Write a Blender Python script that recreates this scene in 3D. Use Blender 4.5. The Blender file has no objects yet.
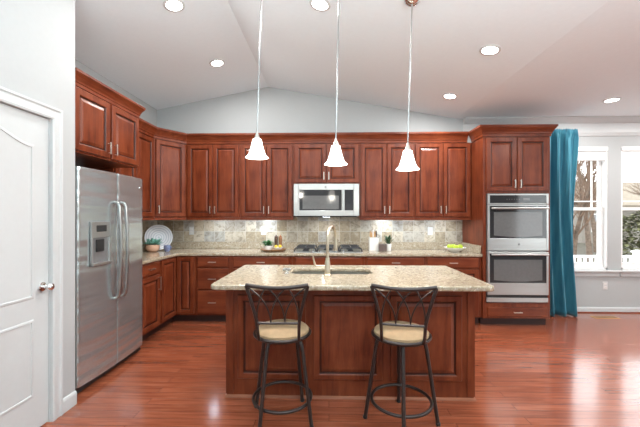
import bpy, bmesh, math, random
from mathutils import Vector, Matrix

random.seed(7)
R = math.radians
PI = math.pi
S = bpy.context.scene
COL = S.collection

# ------------------------------------------------------------------ camera, world, light, exposure
cam_d = bpy.data.cameras.new('camera')
cam = bpy.data.objects.new('camera', cam_d)
COL.objects.link(cam)
cam.location = (0, 0, 1.384)
cam.rotation_euler = (PI / 2, 0, 0.0272)
cam_d.sensor_fit = 'HORIZONTAL'
cam_d.sensor_width = 36.0
cam_d.lens = 36.0 * 330.8 / 640.0
cam_d.shift_y = 3.5 / 640.0
cam_d.clip_start = 0.02
S.camera = cam

W = bpy.data.worlds.new('overcast')
S.world = W
W.use_nodes = True
wn = W.node_tree.nodes
wl = W.node_tree.links
bg = wn['Background']
bg.inputs[0].default_value = (0.93, 0.97, 1.0, 1)
bg.inputs[1].default_value = 3.4


def area(name, loc, rot, sx, sy, power, color=(1, 1, 1), shape='RECTANGLE', spread=PI):
    d = bpy.data.lights.new(name, 'AREA')
    d.shape = shape
    d.size = sx
    if shape in ('RECTANGLE', 'ELLIPSE'):
        d.size_y = sy
    d.energy = power
    d.color = color
    d.spread = spread
    o = bpy.data.objects.new(name, d)
    COL.objects.link(o)
    o.location = loc
    o.rotation_euler = rot
    return o


# unseen area lights added in front of solid walls as stand-in daylight
area('fill_rear', (0.6, -3.05, 1.45), (R(112), 0, 0), 4.4, 2.2, 18, (0.90, 0.985, 1.0))
area('fill_right', (5.72, -0.3, 1.5), (R(95), 0, R(78)), 2.2, 1.9, 48, (0.90, 0.98, 1.0))
# unseen area light added behind the camera to brighten the ceiling; no lamp body
area('fill_uplight', (0.35, -0.35, 1.75), (R(180), 0, 0), 3.0, 0.8, 195, (0.82, 0.97, 1.0))
RECESSED_W = 15.0
PENDANT_W = 4.0

S.view_settings.view_transform = 'Standard'
S.view_settings.look = 'None'
S.view_settings.exposure = 0.5
S.view_settings.gamma = 1.0
S.view_settings.use_curve_mapping = False


# ------------------------------------------------------------------ materials
class NT:
    def __init__(s, name):
        s.m = bpy.data.materials.new(name)
        s.m.use_nodes = True
        s.t = s.m.node_tree
        s.b = s.t.nodes['Principled BSDF']

    def n(s, kind, **kw):
        x = s.t.nodes.new(kind)
        for k, v in kw.items():
            setattr(x, k, v)
        return x

    def l(s, a, b):
        s.t.links.new(a, b)

    def ramp(s, fac, stops):
        r = s.n('ShaderNodeValToRGB')
        els = r.color_ramp.elements
        while len(els) < len(stops):
            els.new(0.5)
        for e, (p, c) in zip(els, stops):
            e.position = p
            e.color = (c[0], c[1], c[2], 1)
        s.l(fac, r.inputs[0])
        return r.outputs[0]

    def coord(s, scale=(1, 1, 1), kind='Object'):
        tc = s.n('ShaderNodeTexCoord')
        mp = s.n('ShaderNodeMapping')
        mp.inputs['Scale'].default_value = scale
        s.l(tc.outputs[kind], mp.inputs[0])
        return mp.outputs[0]

    def noise(s, vec, scale, detail=4, rough=0.55, dist=0.0):
        x = s.n('ShaderNodeTexNoise')
        x.inputs['Scale'].default_value = scale
        x.inputs['Detail'].default_value = detail
        x.inputs['Roughness'].default_value = rough
        x.inputs['Distortion'].default_value = dist
        s.l(vec, x.inputs['Vector'])
        return x

    def mix(s, fac, a, b, mode='MIX'):
        x = s.n('ShaderNodeMix', data_type='RGBA', blend_type=mode)
        for sock, v in ((0, fac), (6, a), (7, b)):
            if hasattr(v, 'is_output'):
                s.l(v, x.inputs[sock])
            elif isinstance(v, (int, float)):
                x.inputs[sock].default_value = v
            else:
                x.inputs[sock].default_value = (v[0], v[1], v[2], 1)
        return x.outputs[2]

    def bump(s, h, strength=0.2, dist=0.01):
        x = s.n('ShaderNodeBump')
        x.inputs['Strength'].default_value = strength
        x.inputs['Distance'].default_value = dist
        s.l(h, x.inputs['Height'])
        s.l(x.outputs[0], s.b.inputs['Normal'])


def flat(name, col, rough=0.5, metal=0.0, coat=0.0, var=0.06, vs=30):
    m = NT(name)
    v = m.noise(m.coord(), vs, 3)
    lo = tuple(c * (1 - var) for c in col)
    hi = tuple(min(1, c * (1 + var)) for c in col)
    m.l(m.ramp(v.outputs[0], [(0.3, lo), (0.7, hi)]), m.b.inputs['Base Color'])
    m.b.inputs['Roughness'].default_value = rough
    m.b.inputs['Metallic'].default_value = metal
    m.b.inputs['Coat Weight'].default_value = coat
    m.b.inputs['Coat Roughness'].default_value = 0.15
    return m.m


def wood_mat(name, dark, mid, light, rough=0.30, axis='z', coat=0.0):
    m = NT(name)
    sc = {'z': (9, 9, 1.1), 'x': (1.1, 9, 9)}[axis]
    c = m.coord(sc)
    g = m.noise(c, 2.2, 6, 0.6, 0.6)
    f = m.noise(m.coord(tuple(k * 6 for k in sc)), 2.5, 3)
    cl = m.noise(m.coord((1, 1, 1)), 4.5, 2)
    base = m.ramp(g.outputs[0], [(0.28, dark), (0.5, mid), (0.75, light)])
    base = m.mix(m.ramp(f.outputs[0], [(0.4, (0, 0, 0)), (0.75, (0.3, 0.3, 0.3))]), base, dark)
    base = m.mix(m.ramp(cl.outputs[0], [(0.4, (0, 0, 0)), (0.7, (0.45, 0.45, 0.45))]), base, light)
    m.l(base, m.b.inputs['Base Color'])
    m.b.inputs['Roughness'].default_value = rough
    m.b.inputs['Specular IOR Level'].default_value = 0.30
    return m.m


def steel_mat(name, col, rough=0.28, axis='y'):
    m = NT(name)
    c = m.coord({'y': (400, 1.5, 400), 'x': (1.5, 400, 400), 'z': (400, 400, 1.5)}[axis])
    g = m.noise(c, 1.0, 2)
    m.l(m.ramp(g.outputs[0], [(0.3, tuple(k * 0.9 for k in col)), (0.7, col)]), m.b.inputs['Base Color'])
    m.b.inputs['Metallic'].default_value = 0.8
    m.b.inputs['Roughness'].default_value = rough
    wv = m.noise(m.coord({'y': (0.6, 0.6, 9), 'x': (0.5, 0.5, 1), 'z': (9, 9, 1)}[axis]), 1.0, 1)
    if axis == 'y':
        m.bump(wv.outputs[0], 1.0, 0.02)
    return m.m


def granite_mat(name):
    m = NT(name)
    c = m.coord()
    a = m.noise(c, 38, 6, 0.75)
    b = m.noise(c, 95, 3, 0.6)
    v = m.n('ShaderNodeTexVoronoi')
    v.inputs['Scale'].default_value = 120
    m.l(c, v.inputs['Vector'])
    base = m.ramp(a.outputs[0], [(0.3, (0.18, 0.125, 0.075)), (0.45, (0.32, 0.255, 0.175)), (0.56, (0.42, 0.352, 0.26)), (0.75, (0.52, 0.465, 0.385))])
    base = m.mix(m.ramp(b.outputs[0], [(0.58, (0, 0, 0)), (0.68, (0.75, 0.75, 0.75))]), base, (0.30, 0.22, 0.14))
    base = m.mix(m.ramp(v.outputs['Color'], [(0.80, (0, 0, 0)), (0.92, (0.6, 0.6, 0.6))]), base, (0.74, 0.71, 0.65))
    m.l(base, m.b.inputs['Base Color'])
    m.b.inputs['Roughness'].default_value = 0.16
    return m.m


def floor_mat():
    m = NT('hardwood_floor')
    tc = m.n('ShaderNodeTexCoord')
    br = m.n('ShaderNodeTexBrick')
    br.offset = 0.37
    br.offset_frequency = 2
    br.inputs['Scale'].default_value = 1.0
    br.inputs['Brick Width'].default_value = 1.35
    br.inputs['Row Height'].default_value = 0.083
    br.inputs['Mortar Size'].default_value = 0.0013
    br.inputs['Mortar Smooth'].default_value = 0.3
    br.inputs['Bias'].default_value = 0.0
    br.inputs['Color1'].default_value = (0, 0, 0, 1)
    br.inputs['Color2'].default_value = (1, 1, 1, 1)
    br.inputs['Mortar'].default_value = (0.5, 0.5, 0.5, 1)
    m.l(tc.outputs['Object'], br.inputs['Vector'])
    mp = m.n('ShaderNodeMapping')
    mp.inputs['Scale'].default_value = (1.6, 26, 1)
    m.l(tc.outputs['Object'], mp.inputs[0])
    off = m.n('ShaderNodeVectorMath', operation='MULTIPLY_ADD')
    off.inputs[1].default_value = (7, 7, 7)
    m.l(br.outputs['Color'], off.inputs[0])
    m.l(mp.outputs[0], off.inputs[2])
    g = m.noise(off.outputs[0], 1.6, 6, 0.62, 0.5)
    grain = m.ramp(g.outputs[0], [(0.25, (0.175, 0.040, 0.017)), (0.5, (0.305, 0.080, 0.037)), (0.78, (0.41, 0.135, 0.069))])
    tone = m.ramp(br.outputs['Color'], [(0, (0.80, 0.77, 0.75)), (0.5, (1, 1, 1)), (1, (1.0, 1.0, 1.0))])
    base = m.mix(1.0, grain, tone, 'MULTIPLY')
    base = m.mix(br.outputs['Fac'], base, (0.05, 0.014, 0.008))
    m.l(base, m.b.inputs['Base Color'])
    w = m.noise(m.coord((1, 6, 1)), 5, 2)
    hh = m.n('ShaderNodeMath', operation='MULTIPLY_ADD')
    m.l(w.outputs[0], hh.inputs[0])
    hh.inputs[1].default_value = 0.12
    sub = m.n('ShaderNodeMath', operation='SUBTRACT')
    sub.inputs[0].default_value = 1.0
    m.l(br.outputs['Fac'], sub.inputs[1])
    m.l(sub.outputs[0], hh.inputs[2])
    m.bump(hh.outputs[0], 0.25, 0.004)
    m.b.inputs['Roughness'].default_value = 0.22
    m.b.inputs['IOR'].default_value = 1.5
    m.b.inputs['Specular IOR Level'].default_value = 0.15
    m.b.inputs['Coat Weight'].default_value = 1.0
    m.b.inputs['Coat IOR'].default_value = 1.5
    m.b.inputs['Coat Roughness'].default_value = 0.135
    return m.m


def tile_mat(name, horiz):
    m = NT(name)
    tc = m.n('ShaderNodeTexCoord')
    sp = m.n('ShaderNodeSeparateXYZ')
    cb = m.n('ShaderNodeCombineXYZ')
    m.l(tc.outputs['Object'], sp.inputs[0])
    m.l(sp.outputs[horiz], cb.inputs[0])
    zz = m.n('ShaderNodeMath', operation='SUBTRACT')
    zz.inputs[1].default_value = 1.016
    m.l(sp.outputs[2], zz.inputs[0])
    m.l(zz.outputs[0], cb.inputs[1])
    br = m.n('ShaderNodeTexBrick')
    br.offset = 0.0
    br.inputs['Scale'].default_value = 1.0
    br.inputs['Brick Width'].default_value = 0.155
    br.inputs['Row Height'].default_value = 0.155
    br.inputs['Mortar Size'].default_value = 0.003
    br.inputs['Mortar Smooth'].default_value = 0.2
    br.inputs['Color1'].default_value = (0, 0, 0, 1)
    br.inputs['Color2'].default_value = (1, 1, 1, 1)
    br.inputs['Mortar'].default_value = (0.5, 0.5, 0.5, 1)
    m.l(cb.outputs[0], br.inputs['Vector'])
    tone = m.ramp(br.outputs['Color'], [(0.0, (0.31, 0.235, 0.145)), (0.25, (0.52, 0.43, 0.31)), (0.5, (0.40, 0.375, 0.335)), (0.75, (0.60, 0.52, 0.40)), (1.0, (0.34, 0.28, 0.21))])
    off = m.n('ShaderNodeVectorMath', operation='MULTIPLY_ADD')
    off.inputs[1].default_value = (5, 3, 9)
    m.l(br.outputs['Color'], off.inputs[0])
    m.l(cb.outputs[0], off.inputs[2])
    n1 = m.noise(off.outputs[0], 13, 6, 0.70, 1.0)
    base = m.mix(m.ramp(n1.outputs[0], [(0.36, (0.8, 0.8, 0.8)), (0.52, (0, 0, 0))]), tone, (0.20, 0.155, 0.11))
    base = m.mix(m.ramp(n1.outputs[0], [(0.55, (0, 0, 0)), (0.72, (0.8, 0.8, 0.8))]), base, (0.60, 0.54, 0.44))
    base = m.mix(br.outputs['Fac'], base, (0.56, 0.52, 0.44))
    m.l(base, m.b.inputs['Base Color'])
    m.b.inputs['Roughness'].default_value = 0.4
    sub = m.n('ShaderNodeMath', operation='SUBTRACT')
    sub.inputs[0].default_value = 1.0
    m.l(br.outputs['Fac'], sub.inputs[1])
    m.bump(sub.outputs[0], 0.4, 0.004)
    return m.m


def glow(name, col, strength):
    m = NT(name)
    m.b.inputs['Base Color'].default_value = (0.9, 0.9, 0.88, 1)
    m.b.inputs['Emission Color'].default_value = (*col, 1)
    m.b.inputs['Emission Strength'].default_value = strength
    return m.m


def glass_mat(name):
    m = NT(name)
    t = m.n('ShaderNodeBsdfTransparent')
    g = m.n('ShaderNodeBsdfGlossy')
    g.inputs['Roughness'].default_value = 0.02
    fr = m.n('ShaderNodeFresnel')
    fr.inputs['IOR'].default_value = 1.45
    mx = m.n('ShaderNodeMixShader')
    geo = m.n('ShaderNodeNewGeometry')
    front = m.n('ShaderNodeMath', operation='SUBTRACT')
    front.inputs[0].default_value = 1.0
    m.l(geo.outputs['Backfacing'], front.inputs[1])
    ff = m.n('ShaderNodeMath', operation='MULTIPLY')
    m.l(fr.outputs[0], ff.inputs[0])
    m.l(front.outputs[0], ff.inputs[1])
    m.l(ff.outputs[0], mx.inputs[0])
    m.l(t.outputs[0], mx.inputs[1])
    m.l(g.outputs[0], mx.inputs[2])
    m.l(mx.outputs[0], m.t.nodes['Material Output'].inputs[0])
    return m.m


def cloth_mat(name, a, b):
    m = NT(name)
    n1 = m.noise(m.coord((1, 1, 0.15)), 14, 4)
    wv = m.noise(m.coord((300, 300, 300)), 1.0, 2)
    base = m.ramp(n1.outputs[0], [(0.3, a), (0.7, b)])
    m.l(base, m.b.inputs['Base Color'])
    m.bump(wv.outputs[0], 0.15, 0.002)
    m.b.inputs['Roughness'].default_value = 0.62
    m.b.inputs['Sheen Weight'].default_value = 0.4
    tr = m.n('ShaderNodeBsdfTranslucent')
    m.l(base, tr.inputs[0])
    mx = m.n('ShaderNodeMixShader')
    mx.inputs[0].default_value = 0.22
    m.l(m.b.outputs[0], mx.inputs[1])
    m.l(tr.outputs[0], mx.inputs[2])
    m.l(mx.outputs[0], m.t.nodes['Material Output'].inputs[0])
    return m.m


def plate_mat():
    m = NT('glazed_plate')
    tc = m.n('ShaderNodeTexCoord')
    sp = m.n('ShaderNodeSeparateXYZ')
    m.l(tc.outputs['Object'], sp.inputs[0])
    cb = m.n('ShaderNodeCombineXYZ')
    m.l(sp.outputs[0], cb.inputs[0])
    m.l(sp.outputs[2], cb.inputs[1])
    ln = m.n('ShaderNodeVectorMath', operation='LENGTH')
    m.l(cb.outputs[0], ln.inputs[0])
    sn = m.n('ShaderNodeMath', operation='SINE')
    ml = m.n('ShaderNodeMath', operation='MULTIPLY')
    ml.inputs[1].default_value = 210
    m.l(ln.outputs['Value'], ml.inputs[0])
    m.l(ml.outputs[0], sn.inputs[0])
    m.l(m.ramp(sn.outputs[0], [(0.2, (0.70, 0.71, 0.74)), (0.95, (0.46, 0.49, 0.56))]), m.b.inputs['Base Color'])
    m.b.inputs['Roughness'].default_value = 0.2
    return m.m


M = {}
M['wall'] = flat('wall_paint', (0.43, 0.44, 0.44), 0.75, var=0.01)
M['wall_white'] = flat('white_wall_paint', (0.425, 0.425, 0.425), 0.7, var=0.01)
M['ceiling'] = flat('ceiling_paint', (0.83, 0.89, 0.92), 0.85, var=0.01)
M['trim'] = flat('white_trim_paint', (0.55, 0.555, 0.555), 0.4, var=0.01)
M['cherry'] = wood_mat('cherry_wood', (0.070, 0.011, 0.004), (0.148, 0.029, 0.010), (0.235, 0.057, 0.022))
M['cherry_x'] = wood_mat('cherry_wood_across', (0.070, 0.011, 0.004), (0.148, 0.029, 0.010), (0.235, 0.057, 0.022), axis='x')
M['glaze'] = wood_mat('dark_glazed_groove', (0.022, 0.004, 0.002), (0.04, 0.008, 0.004), (0.06, 0.013, 0.006))
M['shoe'] = wood_mat('light_cherry_shoe', (0.22, 0.075, 0.04), (0.30, 0.11, 0.06), (0.38, 0.15, 0.085), axis='x')
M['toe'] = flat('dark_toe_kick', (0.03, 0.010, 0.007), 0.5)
M['granite'] = granite_mat('beige_granite')
M['floor'] = floor_mat()
M['tile_x'] = tile_mat('slate_tile', 0)
M['tile_y'] = tile_mat('slate_tile_side', 1)
M['steel_y'] = steel_mat('brushed_steel', (0.55, 0.60, 0.61), 0.24, 'y')
M['steel'] = steel_mat('brushed_steel_wide', (0.47, 0.475, 0.465), 0.3, 'x')
M['steel_grey'] = flat('grey_painted_metal', (0.22, 0.22, 0.225), 0.4, 0.4)
M['chrome'] = flat('polished_chrome', (0.78, 0.78, 0.78), 0.12, 1.0, var=0.02)
M['nickel'] = flat('satin_nickel', (0.56, 0.53, 0.48), 0.32, 1.0, var=0.03)
M['handle_steel'] = flat('handle_steel', (0.40, 0.41, 0.41), 0.3, 1.0, var=0.03)
M['champagne'] = flat('champagne_nickel', (0.56, 0.49, 0.38), 0.32, 1.0, var=0.03)
M['black_glass'] = flat('black_glass', (0.028, 0.028, 0.03), 0.06)
M['oven_glass'] = flat('oven_window_glass', (0.13, 0.13, 0.13), 0.10)
M['black'] = flat('black_plastic', (0.016, 0.016, 0.017), 0.4)
M['iron'] = flat('cast_iron', (0.03, 0.03, 0.033), 0.55)
M['bronze'] = flat('bronze_stool_metal', (0.058, 0.046, 0.043), 0.36, 0.75)
M['suede'] = flat('tan_suede', (0.38, 0.25, 0.14), 0.85, var=0.14, vs=14)
M['teal'] = cloth_mat('teal_curtain_cloth', (0.016, 0.165, 0.25), (0.05, 0.28, 0.37))
M['white_plastic'] = flat('white_plastic', (0.62, 0.62, 0.61), 0.4, var=0.01)
M['white_ceramic'] = flat('white_ceramic', (0.82, 0.80, 0.77), 0.2, var=0.02)
M['peach'] = flat('peach_clay', (0.66, 0.40, 0.28), 0.5)
M['plate'] = plate_mat()
M['blue'] = flat('blue_glaze', (0.17, 0.20, 0.34), 0.3, var=0.5, vs=90)
M['leaf'] = flat('green_leaf', (0.045, 0.17, 0.045), 0.5, var=0.4)
M['succulent'] = flat('blue_green_leaf', (0.14, 0.34, 0.27), 0.5, var=0.4)
M['cactus'] = flat('dark_cactus', (0.035, 0.075, 0.03), 0.6, var=0.4)
M['apple'] = flat('green_apple_skin', (0.40, 0.50, 0.035), 0.3, var=0.15)
M['lemon'] = flat('lemon_skin', (0.80, 0.58, 0.04), 0.4, var=0.08)
M['copper'] = flat('copper_metal', (0.62, 0.30, 0.17), 0.28, 0.9)
M['dark_wood'] = flat('dark_walnut', (0.085, 0.045, 0.03), 0.5, var=0.3)
M['pale_wood'] = flat('pale_wood', (0.52, 0.30, 0.13), 0.5, var=0.2)
M['tray_wood'] = flat('tray_wood', (0.28, 0.15, 0.07), 0.5, var=0.25)
M['stone_grey'] = flat('dark_taupe_ceramic', (0.12, 0.085, 0.075), 0.5, var=0.2)
M['shade'] = glow('frosted_shade_glass', (1.0, 0.95, 0.87), 3.2)
M['bulb'] = glow('lit_bulb', (1.0, 0.93, 0.82), 8.0)
M['downlight'] = glow('downlight_lens', (1.0, 0.97, 0.92), 14.0)
M['puck'] = glow('puck_lens', (0.85, 0.93, 1.0), 10.0)
M['glass'] = glass_mat('window_glass')
M['blind'] = flat('white_blind_slats', (0.84, 0.84, 0.83), 0.6, var=0.02)
M['bark'] = flat('grey_brown_bark', (0.12, 0.085, 0.06), 0.9, var=0.4, vs=8)
M['twig'] = flat('reddish_twigs', (0.15, 0.095, 0.062), 0.9, var=0.3, vs=8)
M['evergreen'] = flat('olive_foliage', (0.09, 0.092, 0.036), 0.8, var=0.6, vs=5)
M['siding'] = flat('pale_siding', (0.20, 0.18, 0.15), 0.8, var=0.05)
M['roof'] = flat('tan_shingles', (0.20, 0.168, 0.125), 0.9, var=0.2, vs=6)
M['lawn'] = flat('winter_lawn', (0.045, 0.039, 0.023), 0.95, var=0.3, vs=3)
M['deck'] = flat('deck_boards', (0.32, 0.28, 0.24), 0.8)
M['vinyl'] = flat('white_vinyl', (0.80, 0.80, 0.79), 0.5, var=0.01)
M['drain'] = flat('sink_steel', (0.42, 0.41, 0.38), 0.3, 0.9)


# ------------------------------------------------------------------ mesh helpers
class MB:
    def __init__(s):
        s.b = bmesh.new()
        s.extra = None

    def _rot(s, geom, mat):
        bmesh.ops.transform(s.b, matrix=mat, verts=geom)

    def box(s, x0, x1, y0, y1, z0, z1, bev=0.0, seg=2):
        m = Matrix.Translation(((x0 + x1) / 2, (y0 + y1) / 2, (z0 + z1) / 2)) @ Matrix.Diagonal((x1 - x0, y1 - y0, z1 - z0, 1))
        g = bmesh.ops.create_cube(s.b, size=1.0, matrix=m)['verts']
        if bev > 0:
            es = list({e for v in g for e in v.link_edges})
            bmesh.ops.bevel(s.b, geom=es, offset=bev, segments=seg, affect='EDGES', profile=0.5)
        return s

    def cyl(s, c, r, h, axis='z', seg=24, r2=None, bev=0.0):
        r2 = r if r2 is None else r2
        rot = {'z': Matrix(), 'x': Matrix.Rotation(PI / 2, 4, 'Y'), 'y': Matrix.Rotation(-PI / 2, 4, 'X')}[axis]
        m = Matrix.Translation(c) @ rot
        g = bmesh.ops.create_cone(s.b, cap_ends=True, segments=seg, radius1=r, radius2=r2, depth=h, matrix=m)['verts']
        if bev > 0:
            es = [e for e in {e for v in g for e in v.link_edges} if any(len(f.verts) > 4 for f in e.link_faces)]
            bmesh.ops.bevel(s.b, geom=es, offset=bev, segments=2, affect='EDGES', profile=0.5)
        return s

    def sph(s, c, r, sx=1, sy=1, sz=1, seg=20):
        m = Matrix.Translation(c) @ Matrix.Diagonal((sx, sy, sz, 1))
        bmesh.ops.create_uvsphere(s.b, u_segments=seg, v_segments=max(6, seg // 2), radius=r, matrix=m)
        return s

    def lathe(s, prof, c=(0, 0, 0), seg=32, closed=False):
        """prof: list of (r, z)"""
        rings = []
        for r, z in prof:
            if r < 1e-6:
                rings.append([s.b.verts.new((c[0], c[1], c[2] + z))])
            else:
                rings.append([s.b.verts.new((c[0] + r * math.cos(2 * PI * k / seg), c[1] + r * math.sin(2 * PI * k / seg), c[2] + z)) for k in range(seg)])
        pairs = list(zip(rings, rings[1:]))
        if closed:
            pairs.append((rings[-1], rings[0]))
        for a, b in pairs:
            for k in range(seg):
                k2 = (k + 1) % seg
                if len(a) == 1 and len(b) == 1:
                    continue
                if len(a) == 1:
                    s.b.faces.new((a[0], b[k], b[k2]))
                elif len(b) == 1:
                    s.b.faces.new((a[k], a[k2], b[0]))
                else:
                    s.b.faces.new((a[k], a[k2], b[k2], b[k]))
        return s

    def tube(s, pts, r, seg=10, closed=False, caps=True):
        P = [Vector(p) for p in pts]
        rr = r if isinstance(r, (list, tuple)) else [r] * len(P)
        n = len(P)
        rings = []
        up = None
        for i in range(n):
            if closed:
                t = (P[(i + 1) % n] - P[(i - 1) % n]).normalized()
            else:
                t = (P[min(i + 1, n - 1)] - P[max(i - 1, 0)]).normalized()
            if up is None:
                up = Vector((0, 0, 1)) if abs(t.z) < 0.9 else Vector((1, 0, 0))
            u = (up - t * up.dot(t))
            if u.length < 1e-5:
                u = t.orthogonal()
            u.normalize()
            up = u
            w = t.cross(u)
            rings.append([s.b.verts.new(P[i] + (u * math.cos(2 * PI * k / seg) + w * math.sin(2 * PI * k / seg)) * rr[i]) for k in range(seg)])
        pairs = list(zip(rings, rings[1:]))
        if closed:
            pairs.append((rings[-1], rings[0]))
        for a, b in pairs:
            for k in range(seg):
                s.b.faces.new((a[k], a[(k + 1) % seg], b[(k + 1) % seg], b[k]))
        if caps and not closed:
            s.b.faces.new(rings[0][::-1])
            s.b.faces.new(rings[-1])
        return s

    def prism(s, poly, z0, z1, axis='z'):
        f = {'z': lambda p, h: (p[0], p[1], h), 'y': lambda p, h: (p[0], h, p[1]), 'x': lambda p, h: (h, p[0], p[1])}[axis]
        a = [s.b.verts.new(f(p, z0)) for p in poly]
        b = [s.b.verts.new(f(p, z1)) for p in poly]
        n = len(poly)
        s.b.faces.new(a)
        s.b.faces.new(b[::-1])
        for k in range(n):
            s.b.faces.new((a[k], b[k], b[(k + 1) % n], a[(k + 1) % n]))
        return s

    def sweep(s, path, prof, side=1, closed_ends=True):
        """path: xy points; prof: (out, z) closed polygon; out is measured to the right of travel times side, mitred."""
        P = [Vector(p) for p in path]
        n = len(P)
        rings = []
        for i in range(n):
            ds = []
            if i > 0:
                ds.append((P[i] - P[i - 1]).normalized())
            if i < n - 1:
                ds.append((P[i + 1] - P[i]).normalized())
            ns = [Vector((d.y, -d.x)) * side for d in ds]
            if len(ns) == 2:
                mm = (ns[0] + ns[1]).normalized()
                mm = mm / max(0.2, mm.dot(ns[0]))
            else:
                mm = ns[0]
            rings.append([s.b.verts.new((P[i].x + mm.x * o, P[i].y + mm.y * o, z)) for o, z in prof])
        k = len(prof)
        for a, b in zip(rings, rings[1:]):
            for j in range(k):
                s.b.faces.new((a[j], a[(j + 1) % k], b[(j + 1) % k], b[j]))
        s.b.faces.new(rings[0])
        s.b.faces.new(rings[-1][::-1])
        return s

    def loops(s, loops_, cap_first=True, cap_last=True, second=()):
        rings = [[s.b.verts.new(p) for p in lp] for lp in loops_]
        n = len(rings[0])
        for i, (a, b) in enumerate(zip(rings, rings[1:])):
            for k in range(n):
                f = s.b.faces.new((a[k], a[(k + 1) % n], b[(k + 1) % n], b[k]))
                if i in second:
                    f.material_index = 1
        if cap_first:
            s.b.faces.new(rings[0][::-1])
        if cap_last:
            s.b.faces.new(rings[-1])
        return s

    def move(s, mat):
        bmesh.ops.transform(s.b, matrix=mat, verts=s.b.verts[:])
        return s

    def build(s, name, mat, parent=None, smooth=False, loc=None):
        bmesh.ops.recalc_face_normals(s.b, faces=s.b.faces[:])
        me = bpy.data.meshes.new(name)
        s.b.to_mesh(me)
        s.b.free()
        o = bpy.data.objects.new(name, me)
        COL.objects.link(o)
        me.materials.append(M[mat] if isinstance(mat, str) else mat)
        if s.extra:
            me.materials.append(M[s.extra])
        if smooth:
            me.polygons.foreach_set('use_smooth', [True] * len(me.polygons))
            try:
                me.set_sharp_from_angle(angle=R(38))
            except Exception:
                pass
        if parent:
            o.parent = parent
        if loc:
            o.location = loc
        return o


def tag(o, label, cat, group=None):
    o['label'] = label
    o['category'] = cat
    if group:
        o['group'] = group
    return o


def thing(name, label, cat, loc=(0, 0, 0), rz=0.0, group=None):
    o = bpy.data.objects.new(name, None)
    o.empty_display_size = 0.1
    COL.objects.link(o)
    o.location = loc
    o.rotation_euler = (0, 0, rz)
    return tag(o, label, cat, group)


def struct(o):
    o['kind'] = 'structure'
    return o


def copy_tree(o, parent=None):
    c = o.copy()
    COL.objects.link(c)
    if parent:
        c.parent = parent
    for ch in [x for x in o.children]:
        copy_tree(ch, c)
    return c


# ------------------------------------------------------------------ room shell
XL, XP, XR = -2.58, -1.88, 5.80
YB, YR = 4.896, -3.2
RX, RZ = -0.907, 3.317           # ridge
CX, CZ = 1.86, 2.82              # crease where the slope meets the flat ceiling
ZL = 3.317 - 0.195 * (RX - XL) + 0.0


def roofz(x):
    if x < RX:
        return RZ - 0.195 * (RX - x)
    if x < CX:
        return RZ - (RZ - CZ) * (x - RX) / (CX - RX)
    return CZ


struct(MB().box(XL - 0.2, XR + 0.2, YR - 0.2, YB + 0.2, -0.12, 0.0).build('floor', 'floor'))
c = MB()
c.prism([(XL - 0.2, roofz(XL - 0.2)), (RX, RZ), (CX, CZ), (XR + 0.2, CZ), (XR + 0.2, CZ + 0.15), (CX, CZ + 0.15), (RX, RZ + 0.15), (XL - 0.2, roofz(XL - 0.2) + 0.15)], YR - 0.2, YB + 0.2, 'y')
struct(c.build('ceiling', 'ceiling'))

# back wall with two window openings
W1, W2 = (3.12, 4.03), (4.22, 5.13)
WZ0, WZ1 = 0.62, 2.40
bw = MB()
TH = 0.17
bw.prism([(XL, 0), (W1[0], 0), (W1[0], CZ), (CX, CZ), (RX, RZ), (XL, roofz(XL))], YB, YB + TH, 'y')
bw.box(W1[0], XR, YB, YB + TH, 0, WZ0)
bw.box(W1[0], XR, YB, YB + TH, WZ1, CZ)
bw.box(W1[1], W2[0], YB, YB + TH, WZ0, WZ1)
bw.box(W2[1], XR, YB, YB + TH, WZ0, WZ1)
struct(bw.build('wall_back', 'wall'))
lw = MB()
lw.box(XL - 0.12, XL, 2.30, YB + TH, 0, roofz(XL) + 0.05)
struct(lw.build('wall_left', 'wall'))
# pantry wall (near left) with the door opening
DY0, DY1, DZ = 1.32, 2.185, 2.045
pw = MB()
pw.box(XP - 0.12, XP, YR, DY0, 0, roofz(XP) + 0.03)
pw.box(XP - 0.12, XP, DY1, 2.40, 0, roofz(XP) + 0.03)
pw.box(XP - 0.12, XP, DY0, DY1, DZ, roofz(XP) + 0.03)
pw.box(XL, XP - 0.12, 2.30, 2.40, 0, roofz(XL))
struct(pw.build('wall_front_left', 'wall_white'))
# far sides of the open-plan room behind the camera
rw = MB()
rw.box(XR, XR + 0.12, YR, -0.4 - 1.6, 0, CZ)
rw.box(XR, XR + 0.12, -0.4 + 1.6, YB + TH, 0, CZ)
rw.box(XR, XR + 0.12, -2.0, 1.2, 0, CZ)
struct(rw.build('wall_right', 'wall'))
rr = MB()
rr.box(XP, -1.6, YR - 0.12, YR, 0, 3.35)
rr.box(2.8, XR, YR - 0.12, YR, 0, 3.0)
rr.box(-1.6, 2.8, YR - 0.12, YR, 0, 3.35)
struct(rr.build('wall_rear', 'wall'))

# baseboards
bp = [(0, 0), (0.014, 0), (0.014, 0.062), (0.009, 0.075), (0, 0.08)]
struct(MB().sweep([(2.80, YB), (XR, YB)], bp, 1).build('baseboard_back', 'trim'))
struct(MB().sweep([(XP, 2.272), (XP, 2.40)], [(0, 0), (0.014, 0), (0.014, 0.08), (0.009, 0.095), (0, 0.1)], 1).build('baseboard_left', 'trim'))
struct(MB().sweep([(2.80, YB - 0.014), (XR, YB - 0.014)], [(0, 0), (0.014, 0), (0.010, 0.012), (0, 0.016)], 1).build('trim_4', 'cherry_x'))

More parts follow.
